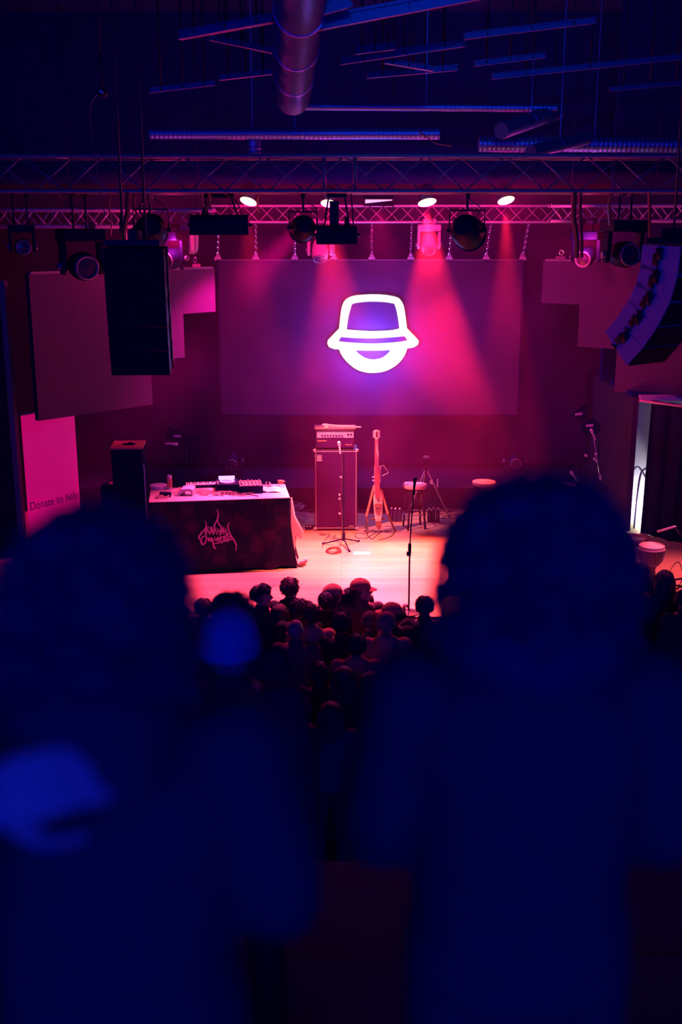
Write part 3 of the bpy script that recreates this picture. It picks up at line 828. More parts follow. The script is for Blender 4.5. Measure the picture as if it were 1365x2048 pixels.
# lit wash lamps on the rear truss
for i, pw in enumerate(WASHP):
    lb = ['glowing pink-white wash lamp nearest the bar-shaped floodlight', 'glowing wash lamp over the small box floodlight', 'glowing wash lamp above the white-bodied moving head', 'glowing wash lamp over the screen corner on the doorway side'][i]
    t = thing('wash_lamp', lb, 'stage lamp', pw, group='lit wash lamps')
    tl = (R(-62), 0, (R(18), R(5), R(-12), R(-15))[i])
    def tv(v): return Euler(tl).to_matrix() @ Vector(v)
    sxx = (0.115, 0.10, 0.125, 0.115)[i]
    MB().ball((0, 0, 0), (sxx * 1.15, 0.05, 0.062), 20, 12, ((R(0)), 0, 0)).build('lens', 'lamp_on', t).rotation_euler = (R(35), (R(18), R(5), R(-12), R(-15))[i] * 1.0, 0)
    MB().lathe([(0.05, 0.0), (0.10, 0.02), (0.12, 0.12), (0.09, 0.2), (0.03, 0.22)], (0, 0.05, 0.06), 20, (R(-30), 0, 0)).build('housing', 'black_plastic', t)
    MB().cyl((0, 0.1, 0.1), (0, 0.9, 0.1), 0.014, n=6).cyl((-0.12, 0.1, 0.0), (-0.12, 0.1, 0.25), 0.01, n=6).build('bracket', 'black_metal', t)
p2 = at(642, 404, 16.9)
# flood panel above the rear truss
p = at(758, 401, 16.6)
t = thing('rectangular_lamp', 'small rectangular lamp panel with streaked glow between two wash lamps', 'stage lamp', p)
MB().box((0, 0.05, 0), (0.46, 0.09, 0.14), (R(25), 0, 0)).build('housing', 'black_plastic', t, bevel=0.01)
MB().prism([(-0.2, -0.045), (0.2, 0.0), (0.2, 0.045), (-0.2, 0.045)], (0, -0.005, 0), (1, 0, 0), (0, 0.4, 0.9), (0, -0.006, 0.002)).build('glass', 'panel_on', t)
MB().box((0, 0.1, 0.0), (0.3, 0.03, 0.03)).cyl((-0.1, 0.08, 0.0), (-0.1, 1.2, -0.12), 0.012, n=6).cyl((0.1, 0.08, 0.0), (0.1, 1.2, -0.12), 0.012, n=6).build('bracket', 'black_metal', t)
# cable bundles dropping between the front truss and the speaker stack
for i, (x, y0, y1, r) in enumerate([(222, 385, 470, 0.009), (245, 380, 470, 0.014), (256, 380, 500, 0.03), (272, 380, 425, 0.012), (283, 380, 430, 0.012), (298, 376, 430, 0.012), (405, 385, 430, 0.012), (418, 390, 432, 0.02), (520, 380, 425, 0.012), (1150, 440, 515, 0.03), (1162, 440, 515, 0.02), (1225, 400, 450, 0.02), (1300, 395, 490, 0.02)]):
    a = Vector((at(x, 378, 13.0).x, 13.0, TBOT)); b = at(x + random.uniform(-4, 6), y1, 13.25)
    mb = MB().tube(curve_pts([a, a.lerp(b, 0.35) + Vector((random.uniform(-.03, .03), 0, 0)), a.lerp(b, 0.7) + Vector((random.uniform(-.03, .03), 0, 0)), b]), r, 6)
    o = mb.build('hanging_cable', 'cable')
    tag(o, 'black cable hanging below the front truss, ' + ['thinnest of the bundle', 'medium one next to the thick bundle, wall side', 'thick dark bundle above the speaker stack', 'first slim one past the thick bundle', 'second slim one past the thick bundle', 'slim one over the round spotlight', 'slim one over the bar-shaped floodlight', 'thicker one over the bar-shaped floodlight', 'slim one beside the first lit wash lamp', 'broad strap down to the doorway-side screen', 'slim strap next to the broad one', 'in the dark cluster by the violet array', 'down to the violet array'][i], 'cable', 'cables hanging from the front truss')
for i, (pts, lb) in enumerate([([(115, 379), (128, 405), (148, 415), (190, 418)], 'thin looping cord below the truss over the small dark moving head'), ([(440, 379), (470, 400), (485, 428)], 'drooping cord between the bar-shaped floodlight and a wash lamp'), ([(838, 262), (870, 285), (905, 292)], 'thin drooping cord in front of the spiral duct')]):
    MBo = MB().tube(curve_pts(([Vector((at(*pts[0], 13.0).x, 13.0, TBOT))] if pts[0][1] > 300 else [at(*pts[0], 15.1)]) + [at(x, y, 13.1 if pts[0][1] > 300 else 15.0) for x, y in pts[1:]]), 0.008, 5).build('loose_cord', 'cable')
    tag(MBo, lb, 'cord')

# ------------------------------------------------------------------ draped DJ table
TT = STG + 1.0
FL = onz(300, 1003, TT); FR = onz(578, 994, TT); BR = onz(566, 966, TT)
ang = math.atan2(FR.y - FL.y, FR.x - FL.x)
TW = (FR - FL).length; TD = 0.78
tb = thing('draped_table', 'long table draped in dark patterned cloth with pink emblem', 'table', (FL.x, FL.y, STG), ang)
MB().box((TW / 2, TD / 2, 0.97), (TW - 0.04, TD - 0.04, 0.03)).build('table_top', 'dark_wood', tb)
for x in (0.08, TW - 0.08):
    for y in (0.08, TD - 0.08):
        MB().cyl((x, y, 0), (x, y, 0.95), 0.018).build('leg', 'black_metal', tb)
# cloth skirt as a folded wall around the table
cl = MB(); per = []
def edge(a, b, n_): return [Vector(a).lerp(Vector(b), i / n_) for i in range(n_)]
per = edge((0, 0, 0), (TW, 0, 0), 70) + edge((TW, 0, 0), (TW, TD, 0), 30) + edge((TW, TD, 0), (0, TD, 0), 50) + edge((0, TD, 0), (0, 0, 0), 24)
cen = Vector((TW / 2, TD / 2, 0)); N_ = len(per); rows = 9
vs = []
for r_ in range(rows + 1):
    f_ = r_ / rows
    for i, q in enumerate(per):
        on = Vector((0, -1, 0)) if i < 70 else Vector((1, 0, 0)) if i < 100 else Vector((0, 1, 0)) if i < 150 else Vector((-1, 0, 0))
        side = 1.0 if 70 <= i < 100 else 0.25
        fold = (0.012 * math.sin(i * 0.55) + 0.010 * math.sin(i * 0.21 + 2)) * f_ * (1 + 2.0 * (side > 0.5))
        vs.append(q + on * (fold + 0.008 + 0.10 * f_ * f_ * (side > 0.5)) + Vector((0, 0, 0.99 - f_ * (0.97 - 0.02 * math.sin(i * 0.4)))))
fs = [(r_ * N_ + i, r_ * N_ + (i + 1) % N_, (r_ + 1) * N_ + (i + 1) % N_, (r_ + 1) * N_ + i) for r_ in range(rows) for i in range(N_)]
cl.add(vs, fs)
def cloth_pattern():
    m = bpy.data.materials.new('patterned_cloth'); m.use_nodes = True
    nt = m.node_tree; b = nt.nodes['Principled BSDF']
    b.inputs['Roughness'].default_value = 0.95; b.inputs['Specular IOR Level'].default_value = 0.08
    tc = nt.nodes.new('ShaderNodeTexCoord')
    vo = nt.nodes.new('ShaderNodeTexVoronoi'); vo.inputs['Scale'].default_value = 4.5
    wv = nt.nodes.new('ShaderNodeTexNoise'); wv.inputs['Scale'].default_value = 14
    ma = nt.nodes.new('ShaderNodeMath'); ma.operation = 'MULTIPLY'
    cr = nt.nodes.new('ShaderNodeValToRGB')
    cr.color_ramp.elements[0].position = 0.12; cr.color_ramp.elements[0].color = (0.03, 0.010, 0.05, 1)
    cr.color_ramp.elements[1].position = 0.3; cr.color_ramp.elements[1].color = (0.010, 0.007, 0.04, 1)
    nt.links.new(tc.outputs['Object'], vo.inputs['Vector']); nt.links.new(tc.outputs['Object'], wv.inputs['Vector'])
    nt.links.new(vo.outputs['Distance'], ma.inputs[0]); nt.links.new(wv.outputs['Fac'], ma.inputs[1])
    nt.links.new(ma.outputs[0], cr.inputs['Fac']); nt.links.new(cr.outputs['Color'], b.inputs['Base Color'])
    return m
M['patterned'] = cloth_pattern()
cl.build('cloth_skirt', 'patterned', tb)
MB().box((TW / 2, TD / 2, 0.992), (TW + 0.03, TD + 0.03, 0.012)).build('cloth_top', 'pale_cloth', tb, bevel=0.005, label='pale top of the cloth')
# ragged pale corner of the cloth at the right end
MB().prism([(0.0, 0.98), (0.04, 0.72), (0.15, 0.5), (0.13, 0.40), (0.06, 0.45), (0.02, 0.2), (0.10, 0.03), (0.0, 0.05)], (TW + 0.03, 0.05, 0), (1, 0.0, 0), (0, 0, 1), (0.02, 0.02, 0)).build('cloth_corner', 'pale_cloth', tb)
for sx in (0.12, 0.18):
    MB().ball((TW + 0.08 + sx * 0.7, -0.05 + sx, 0.04), (0.035, 0.03, 0.07), rot=(0.3, 0.7, 0)).build('tassel', 'pink_cable', tb)
# emblem strokes traced on the cloth
def EM(zx, zy):                     # enlarged crop 380..500 x 1000..1120
    px, py = 380 + zx * 0.0879, 1000 + zy * 0.0879
    d_ = ray(px, py); n_ = Vector((math.sin(ang), -math.cos(ang), 0)); o_ = Vector((FL.x, FL.y, STG)) + n_ * 0.02
    c_ = Vector((0, 0, CAMZ)); t_ = (o_ - c_).dot(n_) / d_.dot(n_)
    return c_ + d_ * t_
strokes = [[(620, 210), (645, 330), (620, 450), (560, 560), (570, 650), (620, 790)], [(630, 450), (660, 540), (715, 610), (720, 700), (700, 780), (650, 780)],
           [(345, 480), (375, 560), (350, 650), (250, 760), (205, 850), (240, 890), (300, 830)], [(370, 640), (360, 720), (370, 800)], [(370, 640), (420, 610), (400, 680), (450, 750), (480, 700), (470, 620), (510, 640), (540, 780), (560, 660), (610, 740)],
           [(630, 630), (640, 700), (680, 720), (700, 640)], [(770, 610), (765, 700), (775, 780)], [(815, 640), (820, 720), (850, 780), (870, 860)], [(905, 505), (865, 570), (880, 680), (930, 800), (1010, 920), (1060, 1040), (1045, 1160)],
           [(390, 820), (300, 830), (250, 920), (290, 1010), (350, 960), (380, 860), (360, 820)], [(390, 870), (430, 860), (420, 930), (470, 860), (480, 940), (500, 860), (520, 950)], [(515, 880), (530, 960), (545, 1050), (580, 1100), (610, 1100)],
           [(570, 840), (560, 900), (600, 900), (630, 840), (620, 920), (680, 860), (660, 930), (700, 850), (730, 990)], [(560, 990), (640, 970), (780, 930), (900, 900), (970, 900)], [(690, 830), (780, 830), (860, 780), (930, 780)],
           [(760, 850), (780, 950), (800, 850), (850, 900), (860, 940), (880, 850), (920, 830), (940, 890)], [(240, 890), (270, 970), (300, 1020)]]
em = MB()
for st in strokes:
    pts = curve_pts([EM(*q) for q in st], 5)
    n_ = len(pts); em.tube(pts, [0.0105 * (0.5 + math.sin(PI * (i + 0.5) / n_) * 0.7) for i in range(n_)], 5)
em.build('emblem', 'emblem', tb, world=True)

def tabz(px, py, dz=0.0): return onz(px, py, TT + dz)
TZ = TT
# drink can
p = tabz(340, 978)
t = thing('drink_can', 'tall pale drink can near the wall-side end of the draped table', 'can', (p.x, p.y, TZ))
MB().lathe([(0.026, 0), (0.034, 0.012), (0.034, 0.17), (0.029, 0.19), (0.027, 0.195), (0.02, 0.19)], n=24).build('body', 'white_plastic', t)
MB().lathe([(0.0345, 0.03), (0.0352, 0.03), (0.0352, 0.155), (0.0345, 0.155)], n=24).build('label', 'cap_pink', t)
# frame drum / plate
p = tabz(318, 976)
t = thing('tambourine', 'pale round tambourine beside the drink can', 'tambourine', (p.x, p.y, TZ))
MB().lathe([(0.001, 0.045), (0.115, 0.045), (0.12, 0.04), (0.12, 0.0), (0.001, 0.0)], n=30).build('drum_head', 'paper', t)
MB().torus((0, 0, 0.028), 0.121, 0.008).build('rim', 'alu', t)
# black effects box
p = tabz(331, 993)
t = thing('effects_box', 'small black effects box with cables at the table front', 'effects box', (p.x, p.y, TZ))
MB().box((0, 0, 0.028), (0.15, 0.10, 0.056)).build('body', 'black_plastic', t, bevel=0.006)
for x in (-0.04, 0.0, 0.04): MB().cyl((x, 0.01, 0.056), (x, 0.01, 0.075), 0.01).build('knob', 'alu', t)
# white adapter box
p = tabz(368, 990)
t = thing('folded_sheet', 'dark-lined folded sheet lying tented between the cables', 'sheet', (p.x, p.y, TZ))
MB().prism([(-0.11, 0.0), (-0.03, 0.09), (0.08, 0.10), (0.13, 0.085), (0.125, 0.0), (0.115, 0.0), (0.10, 0.07), (0.0, 0.06), (-0.06, 0.0)], (0, -0.06, 0), (1, 0, 0), (0, 0, 1), (0.02, 0.14, 0.02)).build('sheet', 'paper', t)
# keyboard
p = tabz(404, 973)
t = thing('midi_keyboard', 'small keyboard with white keys on the draped table', 'keyboard', (p.x, p.y, TZ), ang)
MB().box((0, 0, 0.022), (0.44, 0.17, 0.045), (R(8), 0, 0)).build('body', 'black_plastic', t, bevel=0.005)
for i in range(18):
    MB().box((-0.205 + i * 0.024, -0.03, 0.047), (0.0215, 0.10, 0.012), (R(8), 0, 0)).build('white_key', 'paper', t)
for i in range(17):
    if i % 7 not in (2, 6): MB().box((-0.193 + i * 0.024, -0.008, 0.058), (0.012, 0.055, 0.012), (R(8), 0, 0)).build('black_key', 'black_plastic', t)
# player with jog wheel
p = tabz(453, 984)
t = thing('media_player', 'black deck with round lit jog wheel', 'player', (p.x, p.y + 0.12, TZ), ang)
MB().box((0, 0, 0.06), (0.31, 0.34, 0.115)).build('body', 'black_plastic', t, bevel=0.008)
MB().lathe([(0.001, 0.13), (0.085, 0.13), (0.105, 0.128), (0.108, 0.117)], (0.0, -0.01, 0), 36).build('jog_wheel', 'alu', t)
MB().torus((0.0, -0.01, 0.131), 0.085, 0.007, n=36).build('light_ring', 'led_blue', t)
MB().box((0, 0.13, 0.14), (0.22, 0.03, 0.05), (R(-40), 0, 0)).build('display', 'led_blue', t)
for i in range(4): MB().cyl((-0.13, -0.13 + i * 0.05, 0.117), (-0.13, -0.13 + i * 0.05, 0.125), 0.012).build('button', 'alu', t)
# mixer
p = tabz(500, 986)
t = thing('dj_mixer', 'mixer crowded with knobs beside the jog wheel deck', 'mixer', (p.x, p.y + 0.12, TZ), ang)
MB().box((0, 0, 0.055), (0.32, 0.34, 0.105)).build('body', 'black_plastic', t, bevel=0.008)
MB().box((0, 0, 0.109), (0.30, 0.32, 0.004)).build('face_plate', 'cap_pink', t)
kb = MB()
for i in range(6):
    for j in range(6):
        MB().cyl((-0.125 + i * 0.05, -0.10 + j * 0.045, 0.11), (-0.125 + i * 0.05, -0.10 + j * 0.045, 0.132), 0.011, 0.008, n=10).build('knob', 'alu' if (i + j) % 3 else 'black_plastic', t)
for i in range(4):
    MB().box((-0.09 + i * 0.06, -0.14, 0.118), (0.02, 0.03, 0.014)).build('fader', 'white_plastic', t)
# napkin
p = tabz(545, 982)
t = MB(); nn = 12; vs = []
for i in range(nn + 1):
    for j in range(nn + 1):
        x = -0.13 + 0.26 * i / nn; y = -0.1 + 0.2 * j / nn
        vs.append((p.x + x, p.y + y, TZ + 0.015 + 0.03 * abs(math.sin(x * 17 + 1)) * math.cos(y * 9) + 0.015 * math.sin(y * 23 + x * 9)))
t.add(vs, [(i * (nn + 1) + j, (i + 1) * (nn + 1) + j, (i + 1) * (nn + 1) + j + 1, i * (nn + 1) + j + 1) for i in range(nn) for j in range(nn)])
o = t.build('crumpled_cloth', 'paper'); so = o.modifiers.new('thickness', 'SOLIDIFY'); so.thickness = 0.006
tag(o, 'bright crumpled cloth at the stage-centre end of the table', 'cloth')
# headphones
p = tabz(360, 975)
t = thing('headphones', 'headphones standing on the table by the keyboard', 'headphones', (p.x, p.y, TZ))
MB().torus((0, 0, 0.06), 0.07, 0.008, (0, 1, 0), 24, 6).build('headband', 'black_plastic', t)
for sx in (-1, 1): MB().cyl((sx * 0.055, 0, 0.04), (sx * 0.085, 0, 0.04), 0.035).build('ear_cup', 'black_plastic', t)
# cable tangles on the table
random.seed(3)
def tangle(n_, px0, px1, py0, py1, z, r, wob=0.03):
    mb = MB()
    pts = []
    for i in range(n_):
        q = onz(random.uniform(px0, px1), random.uniform(py0, py1), z)
        pts.append(q + Vector((0, 0, r + random.uniform(0, wob))))
    return mb.tube(curve_pts(pts, 8), r, 5)
for i, (a, b, c, d, n_, m_, lb) in enumerate([(310, 345, 990, 999, 12, 'pink_cable', 'tangle of pink-lit cables at the wall-side table corner'), (345, 372, 978, 992, 14, 'pink_cable', 'coiled cable bundle in front of the headphones'), (395, 470, 984, 995, 22, 'pink_cable', 'long loose cables in front of the jog wheel deck'), (430, 520, 986, 994, 18, 'cable', 'dark loose cables in front of the mixer'), (522, 570, 966, 976, 9, 'pink_cable', 'short cables and plugs behind the crumpled cloth'), (375, 425, 982, 992, 10, 'pink_cable', 'cables in front of the small keyboard')]):
    tag(tangle(n_, a, b, c, d, TZ, 0.006).build('table_cable', m_), lb, 'cable')
p = tabz(566, 966)
t = thing('power_adapter', 'small pale power adapter at the far table corner', 'adapter', (p.x - 0.03, p.y, TZ))
MB().box((0, 0, 0.02), (0.08, 0.05, 0.04)).build('body', 'cap_pink', t, bevel=0.005)
MB().cyl((0.04, 0, 0.02), (0.06, 0, 0.02), 0.008).build('plug', 'alu', t)

# ------------------------------------------------------------------ tall case at the wall side of the table
p = onz(267, 1098, STG)
ct = at(265, 890, p.y)
hh = ct.z - STG
t = thing('equipment_case', 'tall black equipment case with sloping lid toned pale as its lit top beside the draped table', 'case', (p.x, p.y, STG), R(4))
MB().prism([(-0.20, 0), (-0.22, hh - 0.02), (0.22, hh - 0.02), (0.20, hh - 0.2), (0.23, hh - 0.3), (0.23, 0)], (0, -0.2, 0), (1, 0, 0), (0, 0, 1), (0, 0.4, 0)).build('body', 'black_plastic', t, bevel=0.01)
MB().box((0, 0, hh), (0.45, 0.42, 0.03), (R(3), 0, 0)).build('lid', 'cap_pink', t, bevel=0.008)  # light on top of the black case put into a pale lid colour
MB().box((0.02, -0.05, hh + 0.025), (0.16, 0.03, 0.02)).ball((0.04, -0.05, hh + 0.03), (0.035, 0.03, 0.025)).build('handle', 'black_plastic', t)
MB().cyl((0.235, -0.19, 0.1), (0.225, -0.19, hh - 0.25), 0.009).build('edge_highlight', 'alu', t)  # bright tube drawn as the highlight along the case edge
p = onz(231, 1090, STG)
t = thing('side_box', 'low dark box with small pale top next to the tall case', 'box', (p.x - 0.02, p.y, STG))
h2 = at(231, 968, p.y).z - STG
MB().box((0, 0, h2 / 2), (0.24, 0.3, h2)).build('body', 'black_plastic', t, bevel=0.01)
MB().box((0.05, -0.05, h2 + 0.012), (0.12, 0.12, 0.024)).build('pad', 'cap_pink', t)

# ------------------------------------------------------------------ stands, microphones
def mic_mb(p, d, L=0.17):
    p = Vector(p); d = Vector(d).normalized()
    b = MB().cyl(p, p + d * L * 0.72, 0.011, 0.017, n=14)
    h = MB().cyl(p + d * L * 0.7, p + d * L * 0.76, 0.024, n=14).ball(p + d * L * 0.88, 0.025, 14, 10)
    return b, h
def tripod(o, base, h, r=0.28, m='black_metal', rot=0.3, legz=0.06):
    base = Vector(base)
    for k in range(3):
        a = rot + k * 2 * PI / 3
        MB().tube([base + Vector((0, 0, 0.11)), base + Vector((r * math.cos(a), r * math.sin(a), 0.012))], 0.011, 8).ball(base + Vector((r * math.cos(a), r * math.sin(a), 0.016)), (0.022, 0.022, 0.016), 10, 6).build('leg', m, o, world=True)
    MB().cyl(base + Vector((0, 0, 0.08)), base + Vector((0, 0, 0.2)), 0.024).build('hub', m, o, world=True)
    MB().cyl(base + Vector((0, 0, 0.08)), base + Vector((0, 0, h * 0.55)), 0.013).cyl(base + Vector((0, 0, h * 0.5)), base + Vector((0, 0, h)), 0.009).build('pole', m, o, world=True)
    MB().cyl(base + Vector((0, 0, h * 0.5)), base + Vector((0, 0, h * 0.57)), 0.02).cyl(base + Vector((0.0, 0.0, h * 0.53)), base + Vector((0.035, -0.03, h * 0.53)), 0.01).build('clutch', m, o, world=True)
# centre stand in front of the bass cabinet
b_ = onz(688, 1092, STG); tp = at(681, 905, b_.y)
t = thing('microphone_stand', 'tripod microphone stand in front of the bass cabinet', 'microphone stand', b_)
tripod(t, b_, tp.z - STG, 0.31, rot=R(-75))
t2 = thing('microphone', 'bright microphone tilted on the stand at the bass cabinet', 'microphone', tp)
a_, h_ = mic_mb(tp + Vector((0.0, 0, -0.02)), (-0.12, 0.2, 1), 0.18)
a_.build('handle', 'silver_panel', t2, world=True); h_.build('grille', 'paper', t2, world=True)
MB().tube(curve_pts([tp, tp + Vector((0.03, -0.02, -0.3)), tp + Vector((0.0, -0.02, -0.7)), b_ + Vector((-0.03, -0.03, 0.5)), b_ + Vector((-0.03, -0.05, 0.1)), b_ + Vector((-0.1, -0.1, 0.01))]), 0.005, 5).build('cable', 'cable', t2, world=True)
for dz in (0.36, 0.62, 0.68, 0.9): MB().box((tp.x + 0.01 - 0.02 * (dz > .6), tp.y - 0.01, tp.z - dz), (0.032, 0.02, 0.018), (0.3, 0.5, 0)).build('fitting', 'alu', t, world=True)
# coil under it
q = onz(668, 1103, STG)
cm = MB()
for k in range(5): cm.torus(q + Vector((random.uniform(-.02, .02), random.uniform(-.02, .02), 0.008 + k * 0.006)), 0.14 - k * 0.006, 0.005, (random.uniform(-.05, .05), 0, 1), 30, 5, 1, 0.75)
tag(cm.build('cable_coil', 'dark_wood'), 'coil of cable lying at the foot of the centre microphone stand', 'cable')
# sheet of paper on the floor
q = onz(724, 1107, STG)
tag(MB().box((q.x, q.y, STG + 0.003), (0.23, 0.16, 0.003), (0, 0, R(-3))).build('paper_sheet', 'paper', smooth=False), 'white sheet of paper taped to the stage floor', 'paper')
# front straight stand
b_ = onz(818, 1226, STG); tp = at(828, 978, b_.y)
t = thing('microphone_stand', 'tall straight microphone stand at the front edge of the stage', 'microphone stand', b_)
MB().lathe([(0.13, 0), (0.13, 0.012), (0.03, 0.03), (0.012, 0.04)], b_, 28).build('base', 'black_metal', t, world=True)
jt = at(820, 1095, b_.y)
MB().cyl(b_ + Vector((0, 0, 0.03)), jt, 0.011, n=10).build('pole', 'black_metal', t, world=True)
MB().cyl(jt, tp, 0.008, n=10).build('upper_pole', 'black_metal', t, world=True)
MB().cyl(jt - Vector((0, 0, 0.09)), jt + Vector((0, 0, 0.05)), 0.020, n=14).box(jt - Vector((0.012, 0.02, 0.07)), (0.05, 0.03, 0.05)).build('clutch', 'black_metal', t, world=True)
t2 = thing('microphone', 'black microphone upright on the straight stand at the stage front', 'microphone', tp)
a_, h_ = mic_mb(tp - Vector((0, 0, 0.06)), (0.10, 0.25, 1), 0.2)
a_.build('handle', 'black_plastic', t2, world=True); h_.build('grille', 'black_metal', t2, world=True)

def side_stand(lb, lbm, base_px, Y, top_px, mic_dir, m='black_metal', horiz=False):
    tp = at(top_px[0], top_px[1], Y)
    b_ = Vector((at(base_px, 1000, Y).x, Y, STG))
    t = thing('microphone_stand', lb, 'microphone stand', b_)
    tripod(t, b_, tp.z - STG - 0.02, 0.28)
    MB().cyl((b_.x, Y, tp.z - 0.03), tp, 0.009, n=8).build('boom', m, t, world=True)
    t2 = thing('microphone', lbm, 'microphone', tp)
    a_, h_ = mic_mb(tp, mic_dir, 0.19)
    a_.build('handle', 'silver_panel', t2, world=True); h_.build('grille', 'paper', t2, world=True)
    return t
side_stand('slim microphone stand behind the wall-side end of the table', 'pale microphone lying level behind the drink can', 350, 15.4, (330, 887), (1, 0, -0.05))
side_stand('microphone stand beyond the curly head, near the antennas', 'pale microphone hanging head up beside the paddle antennas', 1192, 15.6, (1192, 880), (-0.45, -0.1, 0.9))
side_stand('low microphone stand just above the curly head', 'tilted pink microphone peeking over the curly head', 1160, 15.2, (1155, 962), (-0.55, -0.2, 0.75))
t = thing('boom_weight', 'thin hanging boom arm with counterweight near the paddle antennas', 'boom arm', at(1193, 900, 15.6))
MB().cyl(at(1188, 872, 15.5), at(1199, 950, 15.5), 0.005, n=6).build('arm', 'alu', t, world=True)
MB().cyl(at(1201, 950, 15.5), at(1202, 960, 15.5), 0.015, n=10).build('counterweight', 'alu', t, world=True)
for x, y in ((1193, 908), (1190, 918), (1194, 922), (1173, 911)): MB().box(at(x, y, 15.5), (0.035, 0.03, 0.03), (0.4, 0.3, 0.2)).build('fitting', 'alu', t, world=True)

def paddle(lb, pts, Y, pole_px, brand_px, m='black_plastic'):
    P = [at(x, y, Y) for x, y in pts]
    c = sum(P, Vector()) / len(P)
    t = thing('paddle_antenna', lb, 'antenna', (c.x, Y, STG))
    f_ = MB().prism([((q.x - c.x), (q.z - STG)) for q in P], (c.x, Y, STG), (1, 0, 0), (0, 0, 1), (0, 0.03, 0)).build('paddle', m, t, world=True, smooth=False)
    b = at(brand_px[0], brand_px[1], Y)
    MB().box((b.x, Y - 0.004, b.z), (0.11, 0.006, 0.035), (0, R(brand_px[2]), 0)).build('label', 'label_white', t, world=True)
    x = at(pole_px, 900, Y).x
    MB().cyl((x, Y + 0.02, STG + 0.1), (x, Y + 0.02, c.z), 0.012, n=8).build('pole', 'black_metal', t, world=True)
    for k in range(3):
        a = 0.5 + k * 2 * PI / 3
        MB().tube([(x, Y + 0.02, STG + 0.5), (x + 0.38 * math.cos(a), Y + 0.38 * math.sin(a), STG + 0.01)], 0.01, 8).build('leg', 'black_metal', t, world=True)
paddle('black paddle antenna with pale label behind the drink can', [(336, 850), (373, 866), (394, 878), (372, 888), (347, 882), (331, 876)], 16.2, 372, (355, 872, 4))
paddle('upper dark paddle antenna near the doorway', [(1172, 808), (1176, 830), (1168, 842), (1145, 832), (1147, 826)], 16.4, 1161, (1158, 828, -8))
paddle('lower dark paddle antenna with pale label near the doorway', [(1188, 836), (1203, 852), (1198, 868), (1166, 866), (1163, 850)], 16.0, 1172, (1180, 851, -6))
# pink gear just above the curly head
t = thing('cymbal', 'small shiny cymbal seen just above the curly head', 'cymbal', at(1068, 962, 15.0))
MB().lathe([(0.13, -0.01), (0.05, 0.005), (0.03, 0.02), (0.005, 0.022)], (0, 0, 0), 28).build('plate', 'alu', t)
MB().cyl((0, 0, -0.9), (0, 0, 0.05), 0.008).torus((0.03, 0, 0.02), 0.035, 0.006, (0, 1, 0.2)).build('stand', 'chrome', t)
MB().tube([(0, 0, -0.5), (0.25, 0, -at(1068, 962, 15.0).z + STG + 0.01)], 0.01).tube([(0, 0, -0.5), (-0.2, 0.2, -at(1068, 962, 15.0).z + STG + 0.01)], 0.01).tube([(0, 0, -0.5), (-0.2, -0.2, -at(1068, 962, 15.0).z + STG + 0.01)], 0.01).build('leg', 'chrome', t)
p = at(1131, 962, 15.0)
t = thing('small_drum', 'pale drum top peeking over the curly head', 'drum', (p.x, p.y, STG))
MB().lathe([(0.13, 0.0), (0.15, 0.02), (0.15, p.z - STG - 0.06), (0.001, p.z - STG - 0.06)], n=26).build('shell', 'drum_wood', t)
MB().lathe([(0.152, p.z - STG - 0.065), (0.152, p.z - STG - 0.05), (0.001, p.z - STG - 0.05)], n=26).build('drum_head', 'cap_pink', t)

# ------------------------------------------------------------------ bass cabinet and amplifier
cl_ = onz(631, 1062, STG); cr_ = onz(714, 1062, STG)
CW = 0.655; CH = 1.24; CD = 0.41
cx0 = (cl_.x + cr_.x) / 2
t = thing('bass_cabinet', 'tall bass speaker cabinet with white piping at stage centre', 'loudspeaker', (cx0, cl_.y + 0.02, STG), R(1))
MB().box((0, CD / 2, CH / 2 + 0.02), (CW, CD, CH)).build('cabinet', 'tolex', t, bevel=0.012)
MB().box((0, -0.003, CH / 2 + 0.02), (CW - 0.05, 0.012, CH - 0.06)).build('grille_cloth', 'cab_grille', t)
pp = MB(); a, b = CW / 2 - 0.022, 0.045; c = CH - 0.005
for x0, z0, x1, z1 in ((-a, b, a, b), (-a, c, a, c), (-a, b, -a, c), (a, b, a, c)): pp.cyl((x0, -0.009, z0), (x1, -0.009, z1), 0.004, n=8)
pp.cyl((-CW / 2 + 0.03, 0.2, CH + 0.024), (CW / 2 - 0.03, 0.2, CH + 0.024), 0.004)
pp.build('piping', 'trim_white', t)
for sx in (-1, 1):
    for z in (0.03, CH + 0.01): MB().ball((sx * (CW / 2 - 0.008), 0.01, z), 0.028, 12, 8).build('corner', 'alu', t)
    MB().box((sx * (CW / 2 + 0.005), 0.2, CH * 0.75), (0.02, 0.14, 0.05)).build('side_handle', 'black_metal', t)
bg_ = MB().box((-CW / 2 + 0.075, -0.012, CH - 0.10), (0.09, 0.008, 0.10)).build('badge', 'alu_dull', t)
MB().torus((-CW / 2 + 0.075, -0.018, CH - 0.095), 0.025, 0.005, (0, 1, 0), 20, 6).torus((-CW / 2 + 0.075, -0.018, CH - 0.095), 0.013, 0.004, (0, 1, 0), 16, 6).box((-CW / 2 + 0.075, -0.018, CH - 0.14), (0.075, 0.006, 0.016)).build('badge_mark', 'paper', bg_)
MB().box((CW / 2 - 0.09, -0.012, 0.075), (0.08, 0.006, 0.022)).build('nameplate', 'alu_dull', t)
for x in (-0.25, 0.25):
    for y in (0.06, 0.34): MB().cyl((x, y, 0), (x, y, 0.025), 0.025).build('foot', 'rubber', t)
HZ = STG + CH + 0.035
th = thing('amplifier_head', 'bass amplifier head with pale knob panel on the bass cabinet', 'amplifier', (cx0 - 0.01, cl_.y + 0.05, HZ), R(1))
MB().box((0, 0.17, 0.15), (0.58, 0.32, 0.29)).build('case', 'tolex', th, bevel=0.012)
MB().box((0, 0.17, 0.298), (0.62, 0.33, 0.008)).build('top_board', 'cap_pink', th)
